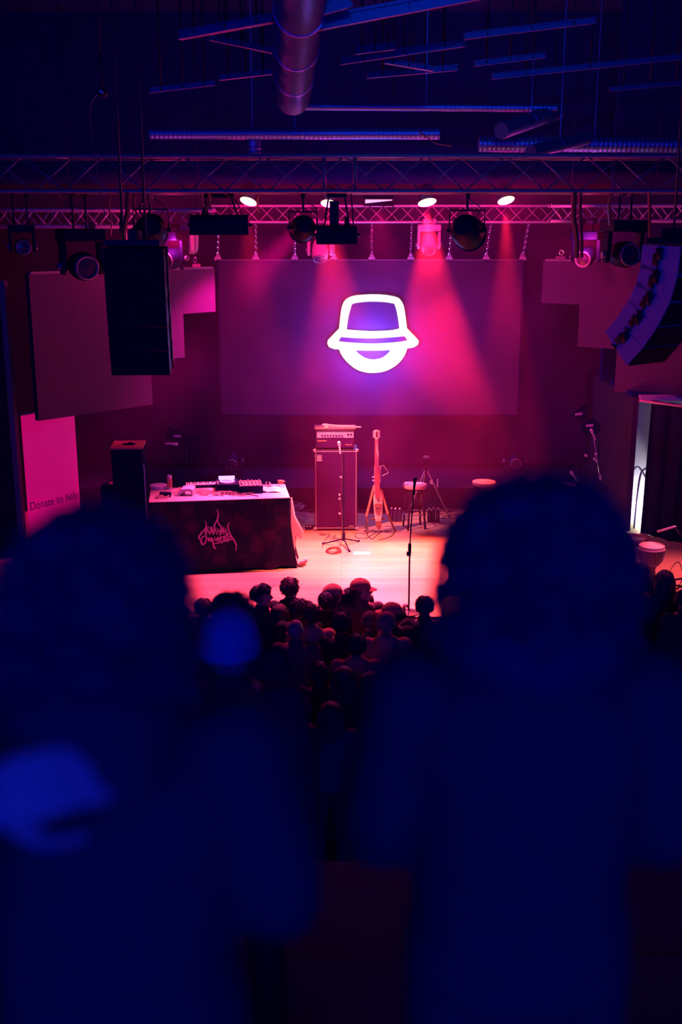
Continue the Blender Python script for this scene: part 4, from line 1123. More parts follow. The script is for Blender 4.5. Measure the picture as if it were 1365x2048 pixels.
fp = MB().box((0, -0.0, 0.205), (0.55, 0.02, 0.085)).build('front_panel', 'silver_panel', th)
for i in range(8):
    MB().cyl((-0.2 + i * 0.042, -0.01, 0.20), (-0.2 + i * 0.042, -0.035, 0.20), 0.012, 0.009, n=12).build('knob', 'black_plastic', th)
for i in range(2): MB().cyl((0.19 + i * 0.045, -0.01, 0.215), (0.19 + i * 0.045, -0.02, 0.215), 0.014, n=12).build('socket', 'black_plastic', th)
MB().box((0, -0.0, 0.08), (0.55, 0.02, 0.13)).build('grille', 'cab_grille', th)
MB().box((-0.2, -0.012, 0.12), (0.14, 0.006, 0.02)).box((0.2, -0.012, 0.06), (0.1, 0.006, 0.014)).build('lettering_plate', 'cap_pink', th)
bw = thing('instrument_bow', 'long bow lying slantwise on the amplifier head', 'bow', (cx0, cl_.y + 0.1, HZ + 0.305))
MB().tube(curve_pts([(-0.20, 0, 0.05), (-0.1, 0, 0.045), (0.1, 0, 0.03), (0.38, 0, 0.012)]), [0.012] * 10 + [0.009] * 21, 8).build('stick', 'maple', bw)
MB().cyl((-0.18, 0, 0.025), (0.36, 0, 0.006), 0.004).build('hair', 'paper', bw)
MB().ball((-0.16, 0, 0.05), (0.05, 0.02, 0.016)).box((-0.14, 0, 0.02), (0.06, 0.03, 0.04)).build('frog', 'maple', bw)
# cables round the cabinet
for i, (pts, m_, lb) in enumerate([([(640, 1070), (660, 1068), (652, 1078), (646, 1090), (645, 1096)], 'cable', 'thin cable running forward from the bass cabinet'),
        ([(672, 1070), (668, 1074), (680, 1078), (690, 1074)], 'cable', 'short loop of cable under the bass cabinet front'),
        ([(728, 1060), (735, 1068), (715, 1066), (712, 1074), (730, 1077), (742, 1071), (752, 1064), (744, 1060), (735, 1068), (744, 1078), (752, 1072), (764, 1063), (785, 1062), (786, 1070), (770, 1077), (757, 1080)], 'cable', 'looping black cables around the foot of the upright instrument'),
        ([(735, 1052), (738, 1064), (760, 1062), (788, 1066), (790, 1056)], 'cable', 'dark cable passing behind the instrument stand feet'),
        ([(885, 1024), (900, 1026), (930, 1022), (960, 1025)], 'pink_cable', 'thin pink cable along the back of the stage')]):
    tag(MB().tube(curve_pts([onz(x, y, STG + 0.008) for x, y in pts]), 0.005, 5).build('floor_cable', m_), lb, 'cable')
random.seed(11)
cp = MB()
for i in range(14):
    q = onz(random.uniform(585, 615), random.uniform(1022, 1046), STG)
    cp.torus(q + Vector((0, 0, 0.01 + 0.012 * i)), random.uniform(0.08, 0.17), 0.007, (random.uniform(-.2, .2), random.uniform(-.2, .2), 1), 26, 5)
tag(cp.build('cable_heap', 'pink_cable'), 'heap of coiled cables between the table and bass cabinet', 'cable')
q = onz(618, 1058, STG)
t = thing('pedal', 'small black pedal with pale switches beside the bass cabinet', 'pedal', (q.x, q.y, STG))
MB().prism([(-0.06, 0), (0.06, 0), (0.06, 0.05), (-0.06, 0.03)], (-0.05, 0, 0), (0, 1, 0), (0, 0, 1), (0.1, 0, 0)).build('body', 'black_plastic', t)
MB().cyl((-0.02, -0.02, 0.04), (-0.02, -0.02, 0.055), 0.012).cyl((0.025, -0.02, 0.04), (0.025, -0.02, 0.055), 0.012).build('switch', 'paper', t)
# silver stage strip along the ledge
tag(MB().box((0.5, 17.02, STG + 0.03), (9.6, 0.03, 0.02)).build('edge_strip', 'alu_dull'), 'thin metal strip along the foot of the back ledge', 'strip')

# ------------------------------------------------------------------ electric upright bass on its stand
q = onz(757, 1068, STG); Y0 = q.y
def UB(px, py): return at(px, py, Y0)
def ub(zx, zy): return UB(610 + zx * 0.1392, 840 + zy * 0.1392)      # enlarged crop coordinates
t = thing('electric_upright_bass', 'slim electric upright bass with pale body standing at stage centre', 'instrument', q)
def outline(pts, dep, m, nm, off=0.0, bev=0.006):
    P = [ub(*z) for z in pts]
    return MB().prism([(p_.x, p_.z) for p_ in P], (0, Y0 + off, 0), (1, 0, 0), (0, 0, 1), (0, dep, 0)).build(nm, m, t, world=True, bevel=bev, smooth=False)
outline([(1005, 1040), (1095, 1040), (1118, 1120), (1118, 1260), (1108, 1380), (1085, 1500), (1025, 1500), (1005, 1380), (992, 1260), (988, 1120)], 0.07, 'maple', 'body')
outline([(1005, 280), (1055, 280), (1085, 1110), (1060, 1122), (1040, 1122), (1010, 1110), (1003, 900)], 0.03, 'ebony', 'fingerboard', -0.035)
outline([(1002, 660), (1015, 660), (1015, 1040), (998, 1040)], 0.04, 'maple', 'neck_side', 0.0)
outline([(1000, 150), (1030, 140), (1062, 150), (1070, 200), (1060, 265), (1035, 280), (1005, 265), (992, 200)], 0.03, 'maple', 'headstock', -0.03)
outline([(1018, 160), (1045, 160), (1045, 240), (1018, 240)], 0.01, 'dark_wood', 'headstock_slot', -0.038, 0)
for zy in (160, 185, 215, 240):
    for sx, x_ in ((-1, 990), (1, 1072)):
        MB().ball(ub(x_, zy) + Vector((0, -0.02, 0)), (0.014, 0.01, 0.01), 10, 6).build('tuning_peg', 'alu', t, world=True)
outline([(1000, 1200), (1110, 1200), (1108, 1255), (1080, 1250), (1060, 1262), (1030, 1250), (1003, 1255)], 0.02, 'dark_wood', 'bridge', -0.03, 0.002)
outline([(1010, 1275), (1095, 1265), (1090, 1330), (1050, 1345), (1015, 1325)], 0.02, 'dark_wood', 'pickup', -0.02, 0.002)
outline([(1020, 1455), (1105, 1455), (1100, 1530), (1085, 1560), (1045, 1560), (1025, 1530)], 0.06, 'dark_wood', 'tailpiece', -0.02, 0.004)
st_ = MB()
for i in range(4):
    st_.cyl(ub(1020 + i * 10, 285) + Vector((0, -0.042, 0)), ub(1030 + i * 17, 1205) + Vector((0, -0.052, 0)), 0.0018, n=5)
    st_.cyl(ub(1030 + i * 17, 1205) + Vector((0, -0.052, 0)), ub(1042 + i * 12, 1460) + Vector((0, -0.03, 0)), 0.0018, n=5)
st_.build('string', 'chrome', t, world=True)
MB().cyl(ub(1065, 1550), ub(1068, 1745), 0.008, n=8).ball(ub(1068, 1750), 0.014).build('end_pin', 'chrome', t, world=True)
MB().tube([ub(1100, 660), ub(1130, 650), ub(1205, 755), ub(1110, 805)], 0.008, 6).build('bout_bracket', 'alu_dull', t, world=True)
outline([(1072, 670), (1105, 670), (1092, 760), (1092, 905), (1080, 905)], 0.03, 'maple', 'side_rest', 0.02, 0.002)
for zy in (820, 870): MB().box(ub(990, zy), (0.04, 0.03, 0.015)).build('knob', 'alu', t, world=True)
ts = thing('instrument_stand', 'splayed pink stand holding the electric upright bass', 'stand', q + Vector((0, 0.1, 0)))
k_ = MB()
def off(v, y): return Vector((v.x, v.y + y, v.z))
MB().cyl(off(ub(1000, 960), 0.08), off(ub(885, 1385), 0.0), 0.019, n=10).build('leg', 'cap_pink', ts, world=True)
MB().cyl(off(ub(1095, 1010), 0.08), off(ub(1195, 1350), 0.0), 0.019, n=10).build('leg', 'cap_pink', ts, world=True)
MB().cyl(off(ub(885, 1380), 0.0), off(ub(900, 1460), -0.02), 0.014, n=10).cyl(off(ub(900, 1440), 0.0), onz(732, 1056, STG + 0.015), 0.014, n=8).build('foot', 'dark_wood', ts, world=True)
MB().cyl(off(ub(1195, 1345), 0.0), onz(790, 1061, STG + 0.02), 0.016, n=8).ball(onz(791, 1061, STG + 0.02), 0.022).build('foot', 'dark_wood', ts, world=True)
MB().cyl(off(ub(1048, 960), 0.08), off(ub(1048, 1400), 0.3), 0.018, n=8).box(off(ub(1048, 1430), 0.05), (0.2, 0.03, 0.03)).build('leg', 'dark_wood', ts, world=True)

# ------------------------------------------------------------------ stools
def stool(label, c, h, seat_m='stool_seat', r=0.185, leg_m='black_metal'):
    t = thing('bar_stool', label, 'stool', (c.x, c.y, STG), R(12))
    MB().lathe([(0.001, h), (r * 0.96, h), (r, h - 0.012), (r, h - 0.04), (r * 0.94, h - 0.055), (0.001, h - 0.055)], n=36).build('seat', seat_m, t)
    for k in range(4):
        a = PI / 4 + k * PI / 2
        MB().cyl((r * 0.68 * math.cos(a), r * 0.68 * math.sin(a), h - 0.05), (r * 1.06 * math.cos(a), r * 1.06 * math.sin(a), 0), 0.016, n=10).build('leg', leg_m, t)
    MB().torus((0, 0, h * 0.34), r * 0.9, 0.010, n=30).build('foot_ring', 'alu_dull', t)
    MB().torus((0, 0, h - 0.13), r * 0.66, 0.012, n=30).build('brace_ring', leg_m, t)
    return t
c = onz(829, 1055, STG); hs = at(828, 968, c.y).z - STG
stool('pale round bar stool with sheets on it, behind the straight microphone stand', c, hs)
t = thing('set_list', 'white paper sheets lying on the bar stool', 'paper', (c.x, c.y, STG + hs))
MB().box((-0.03, 0.03, 0.004), (0.25, 0.16, 0.004), (0, 0, R(-6))).build('sheet', 'paper', t, smooth=False)
MB().box((0.02, 0.01, 0.008), (0.21, 0.14, 0.003), (0, 0, R(9))).build('sheet', 'paper', t, smooth=False)
c = onz(966, 1048, STG); hs = at(964, 963, c.y).z - STG
stool('empty pale round bar stool next to the curly head', c, hs)
# dark flight box behind first stool
# tripod (speaker stand) behind the stool
b_ = onz(852, 1035, STG + 0.0); b_.y = 16.6; b_.x = at(851, 1000, 16.6).x
tz = at(851, 916, 16.6).z
t = thing('tripod_stand', 'dark tripod stand behind the paper-topped stool', 'stand', (b_.x, b_.y, STG))
MB().cyl((b_.x, 16.6, STG + 0.05), (b_.x, 16.6, tz), 0.016, n=10).build('pole', 'black_metal', t, world=True)
MB().cyl((b_.x, 16.6, tz), (b_.x, 16.6, tz + 0.03), 0.05).build('top_plate', 'alu_dull', t, world=True)
hb = at(851, 940, 16.6)
for k in range(3):
    a = R(-20) + k * R(120)
    MB().cyl((b_.x + 0.02 * math.cos(a), 16.6 + 0.02 * math.sin(a), hb.z), (b_.x + 0.42 * math.cos(a), 16.6 + 0.3 * math.sin(a), STG + 0.02), 0.010, n=8).build('leg', 'alu_dull', t, world=True)
MB().cyl((b_.x, 16.6, hb.z - 0.04), (b_.x, 16.6, hb.z + 0.03), 0.03).build('collar', 'black_metal', t, world=True)
def bottle(label, p, h=0.22, m='lens_off', cap='paper'):
    t = thing('water_bottle', label, 'bottle', p, group='bottles on the stage floor')
    MB().lathe([(0.028, 0), (0.034, 0.01), (0.034, h * 0.35), (0.031, h * 0.42), (0.034, h * 0.5), (0.034, h * 0.68), (0.014, h * 0.88), (0.014, h * 0.93)], n=18).build('body', m, t)
    MB().cyl((0, 0, h * 0.93), (0, 0, h), 0.016, n=14).build('cap', cap, t)
for x, y, lb in ((783, 1042, 'bottle nearest the instrument stand foot'), (791, 1043, 'bottle in the middle of the three by the instrument stand'), (800, 1043, 'bottle closest to the paper-topped stool, instrument side'), (859, 1043, 'bottle just beyond the stool legs'), (867, 1042, 'middle bottle beyond the stool legs'), (876, 1043, 'farthest bottle beyond the stool legs')):
    bottle(lb, onz(x, y, STG))
p = at(864, 1002, 16.95)
t = thing('clip_lamp', 'small bright box behind the stool on the back ledge', 'lamp', (p.x, 17.1, STG + 0.4))
MB().box((0, 0, 0.08), (0.07, 0.05, 0.12)).build('body', 'black_plastic', t, bevel=0.005)
MB().box((0, -0.027, 0.09), (0.05, 0.006, 0.07)).build('face', 'paper', t)
MB().cyl((0.1, -0.02, 0), (0.1, -0.02, 0.14), 0.01).build('post', 'paper', t)
# cable heap right of the stool
cp = MB()
for i in range(6):
    q = onz(random.uniform(888, 930), random.uniform(1026, 1040), STG)
    cp.torus(q + Vector((0, 0, 0.01 + 0.008 * i)), random.uniform(0.08, 0.2), 0.006, (random.uniform(-.1, .1), random.uniform(-.1, .1), 1), 26, 5)
tag(cp.build('cable_heap', 'cable'), 'loose dark cables on the floor between the two stools', 'cable')

# ------------------------------------------------------------------ hand drum corner
p = onz(1299, 1165, STG); zt_ = at(1300, 1090, p.y).z - STG
t = thing('djembe', 'goblet hand drum with pale skin near the curtain', 'drum', (p.x, p.y, STG))
MB().lathe([(0.11, 0), (0.105, 0.02), (0.08, zt_ * 0.2), (0.065, zt_ * 0.36), (0.085, zt_ * 0.45), (0.14, zt_ * 0.6), (0.16, zt_ * 0.8), (0.162, zt_ * 0.93), (0.150, zt_ - 0.005)], n=36).build('shell', 'drum_wood', t)
MB().lathe([(0.164, zt_ - 0.05), (0.163, zt_ - 0.004), (0.155, zt_), (0.001, zt_ + 0.001)], n=36).build('drum_skin', 'drum_skin', t)
MB().torus((0, 0, zt_ - 0.045), 0.168, 0.008, n=36).torus((0, 0, zt_ * 0.5), 0.105, 0.008, n=30).build('ring', 'rope', t)
rp = MB()
for k in range(30):
    a = 2 * PI * k / 30; b2 = 2 * PI * (k + 0.4) / 30
    rp.tube([(0.17 * math.cos(a), 0.17 * math.sin(a), zt_ - 0.045), (0.168 * math.cos(a), 0.168 * math.sin(a), zt_ * 0.78), (0.147 * math.cos(b2), 0.147 * math.sin(b2), zt_ * 0.6), (0.105 * math.cos(b2), 0.105 * math.sin(b2), zt_ * 0.5)], 0.0035, 5)
rp.build('rope', 'rope', t)
p = onz(1262, 1150, STG); hs = at(1267, 1073, p.y).z - STG
t = thing('drum_throne', 'round glossy dark stool seat between the curly head and the hand drum', 'stool', (p.x, p.y, STG))
MB().lathe([(0.001, hs - 0.012), (0.13, hs - 0.012), (0.165, hs), (0.185, hs - 0.01), (0.19, hs - 0.05), (0.17, hs - 0.09), (0.001, hs - 0.09)], n=36).build('seat', mat('glossy_vinyl', (0.10, 0.04, 0.06), 0.15, coat=0.6), t)
MB().cyl((0, 0, 0.12), (0, 0, hs - 0.08), 0.016).build('pole', 'chrome', t)
for k in range(3):
    a = 0.6 + k * 2 * PI / 3
    MB().tube([(0, 0, 0.28), (0.23 * math.cos(a), 0.23 * math.sin(a), 0.015)], 0.011).ball((0.23 * math.cos(a), 0.23 * math.sin(a), 0.018), 0.02).build('leg', 'chrome', t)
# boom and stand at the right edge
p = onz(1364, 1175, STG); p.x += 0.03
t = thing('boom_stand', 'black boom stand at the edge of the picture beside the hand drum', 'microphone stand', (p.x, p.y, STG))
hb = at(1362, 1090, p.y).z
MB().cyl((p.x, p.y, STG + 0.05), (p.x, p.y, hb), 0.013).build('pole', 'black_metal', t, world=True)
MB().cyl(at(1316, 1063, p.y + 0.3), at(1352, 1053, p.y + 0.1), 0.014, n=8).build('boom', 'alu', t, world=True)
MB().cyl(at(1350, 1054, p.y + 0.1), (p.x, p.y, hb), 0.010, n=8).build('boom_tail', 'black_metal', t, world=True)
for k in range(3):
    a = 0.3 + k * 2 * PI / 3
    MB().tube([(p.x, p.y, STG + 0.13), (p.x + 0.28 * math.cos(a), p.y + 0.28 * math.sin(a), STG + 0.012)], 0.012).build('leg', 'black_metal', t, world=True)
tag(MB().tube(curve_pts([onz(1342, 1140, STG + .01), at(1350, 1128, 12.9), at(1360, 1126, 12.9), onz(1368, 1150, STG + .01)]), 0.006, 6).build('floor_cable', 'cable'), 'arching black cable beside the boom stand', 'cable')
tag(MB().tube(curve_pts([onz(1350, 1160, STG + .01), onz(1340, 1164, STG + .01), onz(1352, 1170, STG + .01), onz(1366, 1172, STG + .01), onz(1350, 1178, STG + .01)]), 0.008, 6).build('floor_cable', 'cable'), 'knotted black cables at the foot of the boom stand', 'cable')

# ------------------------------------------------------------------ people
def remesh(mb, name, vox, smooth=4):
    me = mb.mesh(name)
    o = bpy.data.objects.new(name, me); COL.objects.link(o)
    r = o.modifiers.new('r', 'REMESH'); r.mode = 'VOXEL'; r.voxel_size = vox
    s = o.modifiers.new('s', 'SMOOTH'); s.iterations = smooth; s.factor = 0.5
    dg = bpy.context.evaluated_depsgraph_get()
    out = bpy.data.meshes.new_from_object(o.evaluated_get(dg))
    bpy.data.objects.remove(o); bpy.data.meshes.remove(me)
    for p in out.polygons: p.use_smooth = True
    out.name = name
    return out

def hand(mb, wrist, d, palm_n, curl, side=1, infl=0.0):
    """palm, four unequal bent fingers and a side thumb; d = fingers' direction, palm_n = way the palm faces"""
    d = Vector(d).normalized(); n = Vector(palm_n); n = (n - d * n.dot(d)).normalized(); s = d.cross(n) * side
    w_ = Vector(wrist)
    for k in range(4):
        x = (k - 1.5) * 0.021
        mb.tube([w_ + s * x * 0.55, w_ + d * 0.05 + s * x * 0.9, w_ + d * 0.09 + s * x], [0.013, 0.0145, 0.012], 8)
        L = (0.068, 0.078, 0.073, 0.057)[k]
        p = w_ + d * 0.092 + s * x; a = 0.15; pts = [p]
        for j in range(3):
            a += curl
            q = d * math.cos(a) + n * math.sin(a) + s * x * 1.5
            p = p + q * L * (0.42, 0.32, 0.26)[j]; pts.append(p)
        mb.tube(pts, [0.0098, 0.009, 0.0085, 0.0075], 8); mb.ball(pts[-1], 0.0076, 8, 6)
    t0 = w_ + d * 0.025 - s * 0.028; t1 = t0 + (d * 0.6 - s * 0.8 + n * 0.25).normalized() * 0.045
    t2 = t1 + (d * 0.85 - s * 0.3 + n * (0.25 + curl)).normalized() * 0.032; t3 = t2 + (d * 0.9 + n * (0.2 + curl)).normalized() * 0.026
    mb.tube([t0, t1, t2, t3], [0.014, 0.0125, 0.0105, 0.0085], 8); mb.ball(t3, 0.0085, 8, 6)

def limb(mb, pts, rs): 
    P = curve_pts(pts, 5); n = len(P) - 1; m = len(pts) - 1
    R_ = []
    for i in range(len(P)):
        t = i / n * m; k = min(int(t), m - 1); R_.append(rs[k] * (1 - (t - k)) + rs[k + 1] * (t - k))
    mb.tube(P, R_, 14)
    mb.ball(P[0], R_[0], 12, 8); mb.ball(P[-1], R_[-1], 12, 8)

TORSO = [(0.86, .10, .09), (0.92, .165, .115), (1.0, .16, .11), (1.08, .145, .105), (1.2, .155, .112), (1.32, .175, .12), (1.39, .18, .112), (1.43, .15, .095), (1.46, .10, .075), (1.49, .064, .062)]
def loft(mb, rings, n=24, infl=0.0, yoff=0.0):
    vs = []; fs = []
    for z, a, b in rings:
        vs += [Vector(((a + infl) * math.cos(2 * PI * k / n), (b + infl) * math.sin(2 * PI * k / n) + yoff, z)) for k in range(n)]
    for i in range(len(rings) - 1):
        fs += [(i * n + k, i * n + (k + 1) % n, (i + 1) * n + (k + 1) % n, (i + 1) * n + k) for k in range(n)]
    fs += [tuple(range(n))[::-1], tuple(range((len(rings) - 1) * n, len(rings) * n))]
    mb.add(vs, fs)

ARM_DOWN = {s: dict(j=[(s * .175, 0, 1.405), (s * .235, -.01, 1.13), (s * .225, .06, .90)], d=(0, .15, -1), n=(-s, .2, 0), c=0.3) for s in (-1, 1)}
def arms(left=None, right=None):
    return {-1: left or ARM_DOWN[-1], 1: right or ARM_DOWN[1]}
RAISED = dict(j=[(-.175, 0, 1.405), (-.27, .20, 1.22), (-.20, .33, 1.42)], d=(.05, .1, 1), n=(1, .2, 0), c=1.15)
REACH = dict(j=[(.175, 0, 1.405), (.30, -.17, 1.26), (.43, -.16, 1.365)], d=(1, .22, .16), n=(0, 1, -.35), c=0.10)

FRONT = {s: dict(j=[(s * .175, 0, 1.405), (s * .23, .03, 1.15), (s * .10, .27, 1.10)], d=(-s * .8, .5, 0.1), n=(0, -.3, -1), c=0.4) for s in (-1, 1)}
def make_body(name, yaw=0.0, arm=None, vox=0.011, tilt=0.0):
    arm = arm or arms()
    mb = MB(); loft(mb, TORSO)
    limb(mb, [(0, -.012, 1.44), (0, -.005, 1.50), (0, .005, 1.55)], [.062, .056, .056])
    for s in (-1, 1):
        a = arm[s]
        limb(mb, a['j'], [.052, .042, .027])
        limb(mb, [a['j'][0], a['j'][1]], [.055, .040])
        hand(mb, a['j'][2], a['d'], a['n'], a['c'], s)
        limb(mb, [(s * .09, 0, .90), (s * .10, .01, .50), (s * .11, -.015, .10)], [.085, .056, .040])
        mb.ball((s * .11, .045, .045), (.042, .12, .045), 14, 8)
    h = MB()
    h.ball((0, -.012, 1.63), (.076, .095, .092), 20, 14)
    h.ball((0, .028, 1.585), (.062, .066, .09), 18, 12)
    h.ball((0, .045, 1.525), (.040, .042, .036), 14, 10)
    h.ball((0, .060, 1.655), (.052, .034, .036), 14, 8)
    h.tube([(0, .088, 1.635), (0, .108, 1.605), (0, .118, 1.588)], [.008, .012, .016], 8)
    h.ball((0, .104, 1.583), (.019, .014, .010), 10, 6)
    h.ball((0, .088, 1.556), (.024, .011, .007), 10, 6); h.ball((0, .086, 1.545), (.021, .011, .008), 10, 6)
    h.ball((0, .080, 1.512), (.020, .014, .013), 10, 6)
    for s in (-1, 1):
        h.ball((s * .029, .084, 1.622), (.013, .010, .009), 10, 6)
        h.ball((s * .030, .088, 1.642), (.020, .010, .006), 10, 6)
        h.ball((s * .078, -.008, 1.605), (.010, .020, .032), 10, 8, (0.1, 0, s * 0.3))
        h.ball((s * .040, .066, 1.585), (.022, .022, .024), 10, 6)
    m = Matrix.Translation((0, 0, 1.5)) @ Euler((tilt, 0, yaw)).to_matrix().to_4x4() @ Matrix.Translation((0, 0, -1.5))
    h.v = [m @ v for v in h.v]
    mb.add(h.v, h.f)
    return remesh(mb, name, vox, 3)

def make_top(name, arm=None, hood=False, vox=0.013):
    arm = arm or arms(); mb = MB()
    loft(mb, [(z, a, b) for z, a, b in TORSO if 0.9 < z < 1.47] , infl=0.024)
    limb(mb, [(0, -.01, 1.43), (0, -.01, 1.475)], [.085, .078])
    for s in (-1, 1):
        a = arm[s]['j']; w = Vector(a[2]); e = Vector(a[1]); w2 = e.lerp(w, 0.93)
        limb(mb, [a[0], a[1], tuple(w2)], [.078, .062, .042]); limb(mb, [a[0], a[1]], [.080, .060])
    for k in range(10):                                # folds
        z = 0.98 + k * 0.045
        mb.tube([(0.17 * math.cos(t), 0.13 * math.sin(t), z + 0.02 * math.sin(t * 2 + k)) for t in [k + i * 0.35 for i in range(7)]], 0.012, 6)
    if hood:
        mb.torus((0, -.055, 1.475), 0.085, 0.038, (0, 0.5, 1), 22, 10)
        mb.ball((0, -.11, 1.43), (.10, .055, .07), 16, 10)
    return remesh(mb, name, vox, 4)

def make_trousers():
    mb = MB(); loft(mb, [(z, a, b) for z, a, b in TORSO if z < 1.05], infl=0.014)
    for s in (-1, 1): limb(mb, [(s * .09, 0, .90), (s * .10, .01, .50), (s * .11, -.01, .11)], [.098, .072, .062])
    return remesh(mb, 'trousers', 0.016, 3)
def make_shoes():
    mb = MB()
    for s in (-1, 1):
        mb.ball((s * .11, .05, .045), (.050, .135, .045), 16, 8); mb.cyl((s * .11, -.015, .03), (s * .11, -.015, .12), .05, .048)
    return remesh(mb, 'shoes', 0.014, 2)

def fbm(v, sc): return noise.noise(Vector(v) * sc)
def dome(c, r, noise_amp, nsc, face=True, n=40, rings=26, hide=0.82, zcut=-0.1, ycut=0.25):
    c = Vector(c); mb = MB(); mb.ball((0, 0, 0), 1.0, n, rings)
    for i, v in enumerate(mb.v):
        u = v.normalized() if v.length else v
        k = 1 + noise_amp * fbm(u, nsc) + noise_amp * 0.5 * fbm(u, nsc * 2.3)
        if face and u.y > ycut and u.z < 0.42: k *= hide
        if u.z < zcut and face and u.y > -0.3: k *= hide
        mb.v[i] = Vector((u.x * r[0], u.y * r[1], u.z * r[2])) * k + c
    return mb
def mesh_of(mb, name):
    me = mb.mesh(name)
    for p in me.polygons: p.use_smooth = True
    return me
def strands(mb, seed, n, c, r, length, rad, zmin=-0.4, wob=0.02):
    """locks of hair lying over the head"""
    rnd = random.Random(seed); c = Vector(c)
    for i in range(n):
        while True:
            u = Vector((rnd.uniform(-1, 1), rnd.uniform(-1, 1), rnd.uniform(-1, 1)))
            if 0.2 < u.length < 1:
                u.normalize()
                if u.z > zmin and not (u.y > 0.3 and u.z < 0.45): break
        p = Vector((u.x * r[0], u.y * r[1], u.z * r[2])); tg = (Vector((u.x, u.y, -0.6)) - u * u.dot(Vector((u.x, u.y, -0.6)))).normalized()
        pts = [c + p * 0.98, c + p + u * 0.008 + tg * length * 0.5 + Vector((rnd.uniform(-wob, wob), rnd.uniform(-wob, wob), 0)), c + p * 0.985 + tg * length * 0.95 + Vector((rnd.uniform(-wob, wob), rnd.uniform(-wob, wob), 0))]
        mb.tube(pts, [rad, rad * 0.9, rad * 0.3], 5)
    return mb

HAIR = {}
hm_ = dome((0, -.012, 1.635), (.087, .106, .100), 0.05, 5); strands(hm_, 1, 260, (0, -.012, 1.635), (.086, .105, .099), .055, .0035, wob=0.008); HAIR['short'] = mesh_of(hm_, 'hair_short')
hm_ = dome((0, -.012, 1.632), (.083, .103, .097), 0.03, 5)
rnd = random.Random(4)
for i in range(90):
    x = rnd.uniform(-.06, .06); y = rnd.uniform(-.03, .08)
    z = 1.632 + .097 * math.sqrt(max(0.05, 1 - (x / .083) ** 2 - ((y + .012) / .103) ** 2))
    hm_.tube([(x, y, z - .01), (x * 1.05, y + .012, z + .018), (x * 1.1, y + .03, z + rnd.uniform(.014, .03))], [.009, .008, .003], 5)
strands(hm_, 6, 260, (0, -.012, 1.632), (.084, .104, .098), .05, .0035, wob=0.006)
HAIR['quiff'] = mesh_of(hm_, 'hair_quiff')
hm_ = dome((0, -.014, 1.64), (.094, .112, .105), 0.04, 4)
for s in (-1, 0, 1):
    for k in range(9):
        x = s * .055 + (k - 4) * .012; y = -.10 + abs(x) * 0.8 + .02 * (s != 0)
        hm_.tube([(x * 0.8, y + .02, 1.68), (x, y - .01, 1.58), (x * 1.15, y - .03, 1.46), (x * 1.1, y - .03, 1.33 + .02 * (k % 3))], [.02, .024, .022, .006], 6)
for s in (-1, 1):
    hm_.tube([(s * .06, .02, 1.70), (s * .088, .015, 1.62), (s * .09, .02, 1.52), (s * .10, .05, 1.38)], [.022, .024, .026, .010], 8)
    hm_.tube([(s * .05, -.03, 1.70), (s * .095, -.03, 1.60), (s * .105, -.02, 1.50), (s * .11, .0, 1.36)], [.03, .03, .03, .012], 8)
HAIR['long'] = mesh_of(hm_, 'hair_long')
# big curly hair: hundreds of locks over an irregular mass
hm_ = dome((0, -.02, 1.635), (.118, .125, .112), 0.16, 3.2, n=56, rings=40, hide=0.7)
rnd = random.Random(9)
for i in range(520):
    while True:
        u = Vector((rnd.gauss(0, 1), rnd.gauss(0, 1), rnd.gauss(0, 1))).normalized()
        if not (u.y > 0.4 and u.z < 0.4): break
    low = max(0, -u.z)
    c = Vector((u.x * (.112 + .05 * low), u.y * .120 - .02, u.z * (.108 + .13 * low) + 1.635))
    rr = rnd.uniform(.010, .018); pts = []
    ax = Vector((rnd.uniform(-1, 1), rnd.uniform(-1, 1), rnd.uniform(-1, 1)))
    a, b = frame(ax)
    for k in range(7):
        t_ = k * 1.15
        pts.append(c + u * .004 * k + a * rr * math.cos(t_) + b * rr * math.sin(t_) + Vector((0, 0, -.004 * k)))
    hm_.tube(pts, [.005, .0065, .0065, .006, .005, .004, .002], 5)
hm_.ball((0, -.05, 1.53), (.125, .085, .12), 24, 16)
HAIR['curly'] = mesh_of(hm_, 'hair_curly')

HATS = {}
def cap_mesh():
    c = MB(); c.ball((0, -.01, 1.645), (.094, .112, .092), 36, 20)
    for i, v in enumerate(c.v):
        if v.z < 1.635: c.v[i] = Vector((v.x * 0.98, v.y * 0.98, max(v.z, 1.625)))
    for k in range(6):
        a = k * PI / 3
        c.tube([(.0945 * math.sin(t) * math.cos(a), -.01 + .1125 * math.sin(t) * math.sin(a), 1.645 + .0925 * math.cos(t)) for t in [i * PI / 16 for i in range(9)]], .002, 5)
    c.ball((0, -.01, 1.738), .007, 10, 6)
    return mesh_of(c, 'cap_crown')
def brim_mesh():
    vs = []; n = 16
    for th in (0, 1):
        for i in range(n + 1):
            a = PI * i / n
            for r in (0, 1):
                rx, ry = (.085, .085) if r == 0 else (.088, .165)
                y = -.005 + math.sin(a) * ry + (0 if r == 0 else .01)
                vs.append(Vector((math.cos(a) * rx, y, 1.648 - (.018 if r else 0) * math.sin(a) - .02 * (math.cos(a) ** 2) * r - th * .006)))
    m = 2 * (n + 1); fs = []
    for i in range(n):
        a = 2 * i
        fs += [(a, a + 1, a + 3, a + 2), (m + a, m + a + 2, m + a + 3, m + a + 1), (a + 1, m + a + 1, m + a + 3, a + 3)]
    return mesh_of(MB().add(vs, fs), 'cap_brim')
